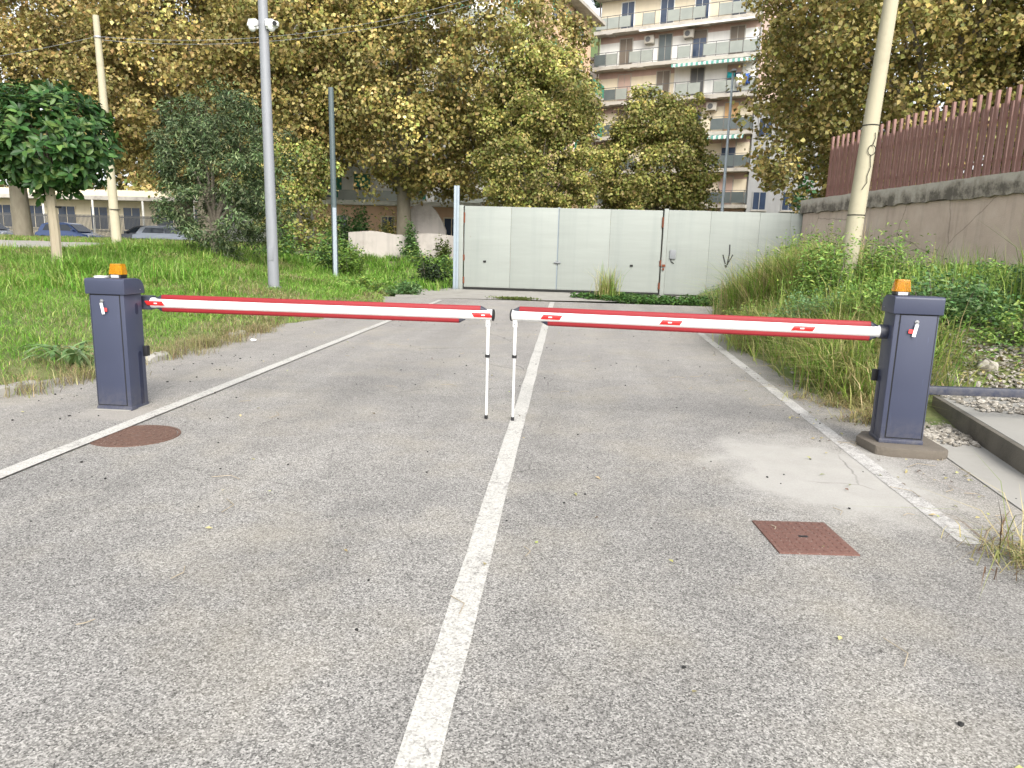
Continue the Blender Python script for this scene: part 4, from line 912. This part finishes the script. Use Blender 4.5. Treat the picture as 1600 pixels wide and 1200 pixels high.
tree('plane_tree', 'dark golden plane tree behind the right wall and leaning pole', 13.6, 28.5, 4, .4, [(0,0,8.2,6,5,4.4),(-3.4,0,9.2,3.4,4,4.2),(2,0,11.5,6,5,4),(4,-1,9.5,3.5,3,3),(-1.6,0,5.0,2.8,3,2.3),(5,0,7.2,5,4.5,3.6),(-4.3,0,3.5,1.5,1.5,1.7),(-3.2,.5,5.6,2,2,1.8)], 810, 142, 0.168, OLIVEGOLD, 6, .8, base=1.2, group=PT)
tree('plane_tree', 'dark golden plane tree at the right frame edge behind the slat fence', 21.5, 27, 4, .42, [(0,0,7.2,6.5,5,4.6),(1,0,11.5,6.5,5,4),(-4,0,8,4.5,4,4.5)], 630, 133, 0.184, OLIVEGOLD, 8, .9, base=1.2, group=PT)
tree('small_plane_tree', 'small yellow-green tree between the lamp post and the dark post', -12.1, 32, 2.2, .13, [(0,0,2.2,1.3,1.3,1.9),(.3,0,3.7,1.1,1.1,1.2),(-.8,0,3.4,1.3,1.2,1.2)], 100, 120, .14, GREENGOLD+[(.15,.22,.05)], 9, .45)
tree('plane_tree', 'golden plane tree seen through the gaps behind the right-hand trees', 17.5, 38, 5, .4, [(0,0,9,9,3.5,6),(2,0,14,9,3.5,5)], 330, 110, .28, OLIVEGOLD, 22, 1.3, base=0, group=PT)
for q, (x_, y_, lab_) in enumerate([(-62,82,'far tree behind the low building at the left frame edge'),(-47,84,'far tree behind the low building above the blue car'),(-33,82,'far tree behind the low building above the dark car')]):
    tree('far_tree', lab_, x_, y_, 4, .4, [(0,0,6.5,8,5,5.5),(4,0,8,6,5,5)], 90, 110, .6, GOLD+[(.1,.14,.04)], 40+q, 1.8, group='trees behind the low building')
tree('pine_tree', 'dark round-topped tree on the hill between the buildings', 6.2, 205, 3, .3, [(0,0,4.2,2.8,2.6,1.8),(1.4,0,3.6,2,2,1.4)], 60, 90, .5, [(.05,.09,.035),(.07,.12,.045)], 10, .8, KITE_LEAF, .6, base=float(-1+66*math.exp(-((6.2-8)/60)**2-((205-215)/55)**2)))
# dusky olive-green weeping tree
GREY = [(.08,.12,.048),(.12,.165,.07),(.05,.085,.034),(.18,.22,.11),(.035,.055,.022)]
tree('weeping_tree', 'dusky grey-green bushy tree left of the lamp post', -10.3, 20.5, 1.1, .12, [(.2,0,1.2,1.15,1.2,1.0),(-.5,0,1.6,1.0,1.0,.9),(0,0,2.5,1.35,1.3,1.1),(.9,0,2.9,1.0,1.0,.9),(.5,0,3.7,.8,.8,.8),(-.8,0,3.3,.8,.8,.8),(-.2,0,3.9,.5,.5,.6),(1.35,0,1.9,.6,.7,.8)], 230, 130, .13, GREY, 12, .3, KITE_LEAF, .3, 'grey_bark', spread=.22)
# young evergreen with large glossy leaves; the nearest 300 leaves are single pieces
def young_tree():
    rng = np.random.default_rng(14); x, y = -10.3, 14.0; z = hz(x,y)
    t = thing('young_tree', 'young round evergreen tree with large glossy leaves tied to a stake', 'tree', (x,y,z))
    m = MB(); m.tube([(-.03,0,-.2),(-.05,0,.9),(-.06,0,1.9),(-.02,0,2.8)], [.055,.05,.045,.02], 10); m.build('trunk', 'pale_bark', t, smooth=True)
    c = np.array([-.05,0,2.55]); R = np.array([1.3,1.25,1.08])
    for k in range(12):
        d = unit(1, rng)[0]; m = MB(); m.tube([(-.06,0,1.6+.05*k), tuple(c+d*R*.4+np.array([0,0,-.2])), tuple(c+d*R*.85)], [.022,.015,.005], 6); m.build('limb', 'grey_bark', t, smooth=True)
    nr = 560; d = unit(nr, rng); rr = rng.uniform(.55,1.02,nr)**.5*(1+.1*np.sin(d[:,0]*7+1)*np.cos(d[:,2]*6)); Q = c+d*R*rr[:,None]
    Ps, Ns, Ds = [], [], []
    for q, dd in zip(Q, d):       # rosettes of leaves at shoot tips
        k = rng.integers(6, 11); a = rng.uniform(0, 6.28)+np.arange(k)*2.4; ax = norm((dd+np.array([0,0,.5])+rng.normal(0,.25,3))[None])[0]
        s1 = norm(np.cross(ax, [0.3,.5,1.])[None])[0]; s2 = np.cross(ax, s1)
        for j in range(k):
            rad = s1*math.cos(a[j])+s2*math.sin(a[j]); up = rng.uniform(.05,.7); Dd = rad+ax*up; Nn = ax-rad*up; Ps.append(q+rad*.02-ax*.02*j); Ds.append(Dd); Ns.append(Nn)
    P, N, D = map(np.array, (Ps, Ns, Ds)); n = len(P); L = .19*rng.uniform(.7,1.2,n)
    pal = [(.028,.078,.02),(.04,.1,.025),(.058,.125,.032),(.022,.06,.016),(.1,.165,.045)]; cols = palette(n, pal, .18, rng)
    dist = -(P[:,1]*1.0) + rng.normal(0,.12,n); front = np.argsort(-dist)[:300]; mask = np.ones(n, bool); mask[front] = False
    obj('foliage', leaves('foliage', P[mask], N[mask], D[mask], L[mask], L[mask]*.48, cols[mask], OVAL_LEAF), 'glossy_leaf', t, kind='stuff')
    tmpl = []
    for k, cc in enumerate(pal):
        me = leaves('leaf', np.zeros((1,3)), np.array([[0,0,1.]]), np.array([[1.,0,0]]), 1, .48, np.array([cc]), OVAL_LEAF); tmpl.append(me)
    for i in front:
        o = obj('leaf', tmpl[i % 5], 'glossy_leaf', t); nn = Vector(N[i]).normalized(); dd = Vector(D[i]); dd = (dd-nn*dd.dot(nn)).normalized(); cc = nn.cross(dd)
        M = Matrix((dd, cc, nn)).transposed().to_4x4(); M.translation = Vector(P[i]); o.matrix_local = M @ Matrix.Scale(float(L[i]), 4)
    s_ = thing('tree_stake', 'pale split wooden stake supporting the young glossy-leaved tree', 'stake', (x+.04,y-.12,z))
    m = MB(); m.tube([(0,0,-.2),(.0,0,.8),(-.03,0,1.62)], [.1,.095,.09], 9); m.build('post', 'pale_bark', s_, smooth=True)
    m = MB(); m.tube([(-.02,.06,1.25),(-.02,.06,1.28)], .13, 12); m.build('tie', 'dark_gap', s_)
young_tree()

# --- lawn
GRASS = [(.16,.34,.04),(.2,.38,.055),(.12,.28,.03),(.26,.4,.08),(.33,.4,.13)]; DRY = [(.42,.36,.2),(.34,.29,.16),(.28,.27,.11),(.24,.26,.09)]
def scatter(n, fx, fy, cond, rng):
    X = rng.uniform(*fx, n); Y = rng.uniform(*fy, n); k = cond(X, Y); X, Y = X[k], Y[k]; P = np.c_[X, Y, height(X,Y)-.01]; return P[inview(P)]
rng = np.random.default_rng(31)
def lawn(name, n, fy, h, wd, label):
    P = scatter(n, (-26,-4.6), fy, lambda X, Y: (X < verge_l(Y)-.02+.15*wob(X,Y,2)) & ~((X < -17.0-.12*(Y-18)) & (Y > 18.3) & (Y < 33.8)), rng)
    pt = wob(P[:,0]*.55, P[:,1]*.55)+rng.normal(0,.35,len(P)); edge = (verge_l(P[:,1])-P[:,0]) < .55+.25*wob(P[:,0],P[:,1],1.2)
    dry = (pt > .45) | (edge & (rng.random(len(P)) < .55)); cols = np.where(dry[:,None], palette(len(P), DRY, .2, rng), palette(len(P), GRASS, .22, rng))
    hh = h*rng.uniform(.5,1.3,len(P))*(1+.45*np.clip(wob(P[:,0]*1.1+4,P[:,1]*1.1),-.6,1))*np.where(edge,.7,1)
    obj(name, blades(name, P, hh, wd*rng.uniform(.7,1.3,len(P)), .95, cols, rng), 'grass_blade', kind='stuff', label=label, cat='grass')
lawn('lawn_grass', 190000, (3.5,11), .1, .007, 'near rough lawn grass on the bank behind the left cabinet')
lawn('lawn_grass', 150000, (11,18), .12, .011, 'rough lawn grass around the lamp post and young tree')
lawn('lawn_grass', 130000, (18,27), .17, .016, 'far lawn grass on the crest under the trees')
P = scatter(60000, (-44,-14), (33.5,45), lambda X, Y: X > -60, rng); obj('verge_grass', blades('verge_grass', P, .28*rng.uniform(.5,1.2,len(P)), .03, .5, palette(len(P), DRY+GRASS, .2, rng), rng), 'grass_blade', kind='stuff', label='dry verge grass between the footpath and the parked cars', cat='grass')
def tufts(name, spots, label, pal, cat='grass', wd=.008, lean=.75):
    """long arching grass clumps: (x, y, radius, height, count)"""
    A = []; H = []
    for x, y, r, h, n in spots:
        q = np.c_[rng.normal(x, r*.45, n), rng.normal(y, r*.45, n)]; A.append(np.c_[q, np.maximum(height(q[:,0], q[:,1])-.02, -.004)]); H.append(h*rng.uniform(.45,1.15,n))
    P = np.concatenate(A); H = np.concatenate(H); return obj(name, blades(name, P, H, wd*rng.uniform(.7,1.4,len(P)), lean, palette(len(P), pal, .2, rng), rng, .7), 'grass_blade', kind='stuff', label=label, cat=cat)
LONG = [(.2,.33,.05),(.28,.37,.08),(.16,.29,.04),(.4,.41,.14),(.13,.22,.04)]; STRAW = [(.5,.42,.22),(.42,.36,.17),(.34,.33,.13),(.26,.28,.09)]
sp = [(rng.uniform(-16,-6.5), rng.uniform(9,24), .3, rng.uniform(.25,.5), 60) for _ in range(170)]
tufts('lawn_tufts', sp, 'taller green grass tufts scattered over the left lawn', GRASS+LONG, wd=.012)
tufts('stake_tuft', [(-9.6,13.4,.7,.55,500),(-8.9,13.8,.6,.5,350),(-9.9,14.5,.6,.5,300),(-8.2,14.6,.5,.45,220)], 'tall bright grass clump beside the tree stake', GRASS, wd=.014)
tufts('dry_verge_tufts', [(-5.0+rng.normal(0,.12), rng.uniform(6,12.5), .22, .2, 60) for _ in range(60)], 'brown dry grass along the left asphalt edge', DRY+[(.2,.14,.09)], wd=.005)
tufts('plot_grass', [(rng.uniform(-11,-4.3), rng.uniform(23,36), .4, rng.uniform(.25,.5), 70) for _ in range(200)], 'green grass on the overgrown plot left of the gate', GRASS+[(.06,.13,.02)], wd=.02)
# --- leafy weeds, stuff and single shrubs
def shrub(name, label, x, y, rx, ry, h, n, size, pal, seed, aspect=.5, shape=KITE_LEAF, cat='shrub', group=None, stems=14, base=None, mat='leaf', up=.2):
    r_ = np.random.default_rng(seed); z = hz(x,y) if base is None else base; t = thing(name, label, cat, (x,y,z), 0, group); nc = max(6, n//45)
    tip = np.c_[r_.normal(0,.45,(nc,2))*np.array([rx,ry]), r_.uniform(.25,1,nc)*h]; tip[:,:2] *= np.minimum(1, 1/np.maximum(np.hypot(tip[:,0]/rx, tip[:,1]/ry),1e-6))[:,None]
    tip[:,2] *= 1-.45*(np.hypot(tip[:,0]/rx, tip[:,1]/ry))**2
    m = MB()
    for k in range(min(stems, nc)): m.tube([(tip[k,0]*.35,tip[k,1]*.35,-.05), tuple(tip[k]*np.array([.75,.75,.5])), tuple(tip[k])], [.012,.009,.003], 5)
    m.build('stem', 'grey_bark', t)
    ci = r_.integers(0, nc, n); f = r_.uniform(.25,1.05,n)[:,None]; P = tip[ci]*np.c_[.35+.65*f[:,0],.35+.65*f[:,0],f[:,0]]+r_.normal(0,1,(n,3))*np.array([rx,ry,h])*.09
    P[:,2] = np.maximum(P[:,2], .01)
    D = norm(np.c_[r_.normal(0,1,(n,2)), r_.normal(up,.5,n)]); N = norm(np.c_[r_.normal(0,.5,(n,2))-np.array([0,.25]), np.ones(n)*.8]); L = size*r_.uniform(.6,1.3,n)
    obj('foliage', leaves('foliage', P, N, D, L, L*aspect, palette(n, pal, .22, r_), shape), mat, t); return t
WEED = [(.13,.24,.045),(.17,.29,.06),(.1,.19,.035),(.22,.32,.08),(.26,.33,.07)]; DARK = [(.075,.15,.045),(.11,.2,.065),(.055,.115,.035),(.15,.24,.085)]
FERN = [(.12,.22,.085),(.16,.27,.12),(.085,.17,.065)]
SH = [('bright leafy weed bush in front of the leaning pole, left part',4.3,12.4,.8,.7,1.4,2800,.11,WEED,.35),('tall leafy weed bush in front of the wall, right of the leaning pole',5.4,12.6,.7,.6,1.25,2400,.11,WEED,.35),
 ('leafy weed bush below the bare part of the wall',6.6,12.0,.8,.7,.45,1800,.11,WEED,.4),('fern-like blue-green weed patch above the right arm',3.7,10.6,.8,.6,.62,2600,.07,FERN,.4),
 ('low green weed mound left of the right beacon',4.15,9.9,.7,.6,.65,2200,.08,WEED,.45),('dark weed bush directly behind the right cabinet',4.7,9.3,.8,.7,.7,2400,.09,DARK,.5),
 ('drooping weed bush upper right of the right cabinet',5.7,9.9,.9,.8,.6,2600,.09,DARK+WEED,.4),('broad dark-leaved weed bush near the right frame edge',6.4,9.4,.7,.7,.65,1900,.15,DARK,.6),
 ('tall yellow-green shrub at the right frame edge',6.2,8.9,.55,.55,1.2,1900,.09,[(.2,.3,.05),(.27,.36,.07),(.15,.25,.045)],.35),('small leafy weed at the foot of the bank above the blue rail',5.1,8.4,.5,.4,.45,900,.08,WEED,.5),
 ('weed bush against the wall at the right frame edge',7.6,11.4,.9,.7,.5,2000,.11,WEED,.4),('low weed mound beside the white end of the right line',3.3,12.6,.6,.7,.45,1500,.07,WEED,.45),
 ('weed mound below the painted arrow on the hoarding',5.4,19.6,.9,1.2,.75,1700,.12,WEED,.4),('weed mound between the arrow and the leaning pole',5.4,17.0,1.0,1.2,1.3,2400,.12,WEED+LONG,.4),
 ('leafy weed mound in front of the hoarding end',6.3,20.5,1.0,1.2,1.4,2000,.12,WEED,.4)]
for i, a in enumerate(SH): shrub('weed_bush', a[0], a[1], a[2], a[3], a[4], a[5], int(a[6]*1.5), a[7]*.72, a[8], 50+i, a[9], cat='weeds', group='weed bushes on the right bank')
P = scatter(42000, (2.6,9), (7.0,24), lambda X, Y: (X > verge_r(Y)+.15+.2*wob(X,Y,1.5)) & (X < 8.9) & ~((X < 6) & (Y < 7.8)), rng)
n = len(P); P[:,2] += rng.uniform(0,.28,n)
obj('ground_cover', leaves('ground_cover', P, np.c_[rng.normal(0,.5,(n,2)), np.ones(n)], np.c_[rng.normal(0,1,(n,2)), rng.normal(.2,.4,n)], .075*rng.uniform(.5,1.3,n), .03, palette(n, WEED+DARK, .25, rng), KITE_LEAF), 'leaf', kind='stuff', label='leafy weeds covering the right bank', cat='weeds')
P = scatter(9000, (-1.2,4.5), (20.6,23.6), lambda X, Y: (wob(X*.9,Y*.9)*.55+(.45-np.abs(Y-21.9)*.42)+(X-1)*.12 > .12) & (X > -.6), rng); n = len(P); P[:,2] = .01+rng.uniform(0,.13,n)
obj('creeping_weeds', leaves('creeping_weeds', P, np.c_[rng.normal(0,.4,(n,2)), np.ones(n)], np.c_[rng.normal(0,1,(n,2)), rng.normal(.1,.3,n)], .12*rng.uniform(.5,1.2,n), .06, palette(n, [(.045,.11,.025),(.06,.14,.03),(.08,.15,.03)], .25, rng), KITE_LEAF), 'leaf', kind='stuff', label='creeping green weeds on the apron before the gate', cat='weeds')
obj('moss', leaves('moss', P[:900]*0+np.c_[rng.normal(-1.55,.28,900), rng.normal(20.9,.16,900), rng.uniform(.005,.05,900)], np.c_[rng.normal(0,.4,(900,2)), np.ones(900)], rng.normal(size=(900,3)), .07, .04, palette(900, [(.12,.15,.03),(.1,.13,.03)], .2, rng), KITE_LEAF), 'leaf', kind='stuff', label='small mossy green patch left of the creeping weeds', cat='moss')
tufts('gate_tuft', [(1.2,22.3,.35,1.15,220),(1.2,22.3,.25,.6,140)], 'tall thin grass tuft in front of the gate', LONG+STRAW, wd=.014, lean=.3)
tufts('long_bank_grass', [(rng.uniform(2.85,4.2), rng.uniform(7.6,12.5), .3, rng.uniform(.35,.7), 90) for _ in range(120)]+[(3.1,7.3,.35,.55,260),(3.0,8.2,.35,.6,260),(3.3,9.4,.4,.6,240)], 'long arching grass below the right arm beside the cabinet', LONG+STRAW, wd=.009, lean=.9)
tufts('golden_grass', [(rng.normal(4.6,.55), rng.normal(14.6,1.0), .4, rng.uniform(.9,1.5), 170) for _ in range(36)]+[(rng.normal(5.4,.6), rng.normal(18.5,1.2), .4, rng.uniform(.7,1.1), 110) for _ in range(16)], 'tall golden-green grass clumps left of the leaning pole', LONG+STRAW, wd=.014, lean=.7)
tufts('weed_stalks', [(rng.uniform(3.6,6.6), rng.uniform(9.2,13.2), .3, rng.uniform(.5,.95), 26) for _ in range(90)]+[(rng.normal(6.1,.3), rng.normal(8.9,.3), .3, 1.3, 40) for _ in range(8)], 'upright thin weed stalks rising from the right bank', WEED+LONG, cat='weeds', wd=.012, lean=.25)
tufts('straw_litter', [(rng.normal(2.95,.2), rng.uniform(6.4,7.6), .15, .16, 60) for _ in range(26)], 'dry brown straw at the foot of the long grass', STRAW+[(.2,.12,.07)], wd=.005, lean=1.4)
tufts('corner_weed', [(2.24,3.52,.1,.5,18),(2.36,3.5,.3,.14,320),(2.45,3.35,.3,.2,160)], 'dry weed and straw at the lower right frame edge', STRAW+[(.2,.12,.07),(.16,.1,.06),(.17,.22,.06)], wd=.005, lean=1.1)
for i in range(34):
    pass
shrub('dark_bush', 'dark green bush left of the gate post', -5.1, 26.4, .7, .6, 1.2, 1500, .13, [(.02,.035,.014),(.03,.05,.02)], 80, .5)
shrub('leafy_bush', 'green climbing bush on the pale yard wall', -8.0, 36.4, .55, .4, 1.9, 1300, .16, DARK, 81, .6)
shrub('round_bush', 'small round olive bush in front of the yard wall', -6.2, 35.6, .4, .4, 1.5, 800, .14, [(.09,.12,.025),(.07,.1,.02)], 82, .6)
shrub('yellow_bush', 'yellowish shrub growing along the top of the yard wall', -9.6, 37.5, 1.1, .4, 2.5, 1700, .16, [(.3,.25,.06),(.24,.22,.06),(.1,.12,.03)], 83, .5)
shrub('dark_hedge', 'dark leafy mass under the outbuilding roof, right of the dark post', -11.8, 39.5, 1.6, .8, 2.7, 2400, .2, DARK, 84, .6)
shrub('hedge_bush', 'green bush between the lamp post and the dark post', -9.2, 27.5, .9, .8, 1.7, 2200, .14, WEED+DARK, 85, .5)
shrub('hedge_bush', 'low bright bush at the foot of the dark post', -8.0, 26, .7, .6, 1.2, 1400, .13, [(.12,.2,.03),(.09,.16,.025)], 86, .5)
shrub('hedge_bush', 'green bush just right of the dusky weeping tree', -10.9, 27, 1.0, .8, 1.5, 2000, .14, DARK+WEED, 87, .5)
shrub('ivy_bush', 'dark green ivy bush at the far end of the slat fence', 7.75, 25.6, .45, .5, 4.6, 1600, .17, [(.025,.08,.022),(.035,.1,.03)], 88, .75, base=0)
shrub('low_weed', 'low leafy weed at the left end of the apron', -4.9, 21.6, .7, .5, .45, 1100, .11, DARK, 89, .55)
shrub('low_weed', 'pale leafy weed beside the asphalt end behind the left arm', -6.0, 20.3, .9, .5, .5, 1400, .11, WEED, 90, .5)
for q, (x_, y_, h_, n_, lab_) in enumerate([(-10.2,33,1.3,1300,'leafy shrub at the left end of the pale yard wall'),(-7.1,33.5,1.0,1100,'low shrub before the middle of the pale yard wall'),(-5.4,31,1.1,1100,'green shrub close behind the gate post'),(-9.2,30,.9,1000,'low shrub in the grass right of the dark post')]):
    shrub('plot_shrub', lab_, x_, y_, .7, .5, h_, n_, .13, DARK+WEED, 130+q, .5, group='shrubs on the overgrown plot')
# strap-leaved plant by the left cabinet; every leaf a piece of its own
spn = thing('strap_leaf_plant', 'strap-leaved green plant beside the left cabinet', 'plant', (-5.25,7.3,hz(-5.25,7.3)))
sr = np.random.default_rng(5)
for k in range(30):
    a = sr.uniform(0,6.28); L = sr.uniform(.35,.62); dx, dy = math.cos(a), math.sin(a); m = MB(); ox = sr.uniform(-.28,.28); oy = sr.uniform(-.1,.1)
    for i in range(6):
        q = i/5; R = L*(.15+.75*q)*q**.5; zz = L*(1.3*q-1.0*q*q); wv = .022*(1-q**3)+.002; m.v += [(ox+dx*R-dy*wv,oy+dy*R+dx*wv,zz+.006),(ox+dx*R,oy+dy*R,zz),(ox+dx*R+dy*wv,oy+dy*R-dx*wv,zz+.006)]
        if i: o_ = 3*(i-1); m.f += [(o_,o_+1,o_+4,o_+3),(o_+1,o_+2,o_+5,o_+4)]
    me = m.mesh('leaf', smooth=True); at = me.attributes.new('Col','FLOAT_COLOR','FACE'); c = palette(1, [(.17,.28,.1),(.23,.34,.15),(.14,.24,.08)], .15, sr)[0]; at.data.foreach_set('color', np.tile(np.r_[c,1],len(me.polygons)).astype(np.float32)); obj('leaf', me, 'leaf', spn)

# --- litter and small debris on the asphalt
m = MB(); lr = np.random.default_rng(9)
for i in range(230):
    x, y = lr.uniform(-4.9,3.1), lr.uniform(1.6,16); rock(m, (x,y,.006), lr.uniform(.004,.011), lr, .6)
for i in range(50):
    x, y = lr.normal(-4.3,.4), lr.uniform(4.8,9); rock(m, (x,y,.006), lr.uniform(.004,.012), lr, .6)
m.build('grit', 'dark_gap', kind='stuff', label='dark grit and crumbs scattered on the asphalt', cat='grit')
n = 260; P = np.c_[np.r_[lr.uniform(-4.9,3.2,120), lr.normal(2.5,.3,140)], np.r_[lr.uniform(1.8,16,120), lr.uniform(3.2,9,140)], np.full(n,.012)]
obj('leaf_litter', leaves('leaf_litter', P, np.c_[lr.normal(0,.2,(n,2)), np.ones(n)], lr.normal(size=(n,3)), .035*lr.uniform(.5,1.3,n), .02, palette(n, STRAW+[(.13,.08,.05)], .2, lr), KITE_LEAF), 'leaf', kind='stuff', label='small dry leaves fallen on the asphalt', cat='leaf litter')
n = 900; X_ = lr.uniform(3.3,6.4,n); Y_ = lr.uniform(7.3,9.0,n)
obj('bank_litter', leaves('bank_litter', np.c_[X_, Y_, np.maximum(height(X_,Y_),.17*(Y_ < 7.4))+.03], np.c_[lr.normal(0,.5,(n,2)), np.ones(n)], lr.normal(size=(n,3)), .06*lr.uniform(.5,1.4,n), .03, palette(n, STRAW+[(.13,.08,.05),(.2,.14,.08)], .25, lr), KITE_LEAF), 'leaf', kind='stuff', label='dead brown leaves among the stones of the right bank', cat='leaf litter')
m = MB()
for i in range(46):
    x, y = (lr.uniform(-3.2,2.6), lr.uniform(2.2,12)) if i < 26 else (lr.normal(2.45,.25), lr.uniform(4,8.5)); a = lr.uniform(0,3.1); L = lr.uniform(.06,.24)
    m.tube([(x,y,.01),(x+L*.5*math.cos(a),y+L*.5*math.sin(a),.014),(x+L*math.cos(a+.5),y+L*math.sin(a+.5),.01)], .0022, 5)
m.build('straw_stalks', 'pale_bark', kind='stuff', label='thin dry stalks lying on the asphalt', cat='straw')
for x, y, r, lab in ((-4.6,10.2,.045,'white crumpled paper scrap at the left asphalt edge'),(4.15,22.9,.1,'pale stone lying before the hoarding'),(2.35,23.4,.08,'small white scrap on the apron before the gate')):
    m = MB(); rock(m, (0,0,0), r, lr, .6); m.build('scrap', 'white_plaster', bevel=.005, loc=(x,y,r*.4), label=lab, cat='litter')
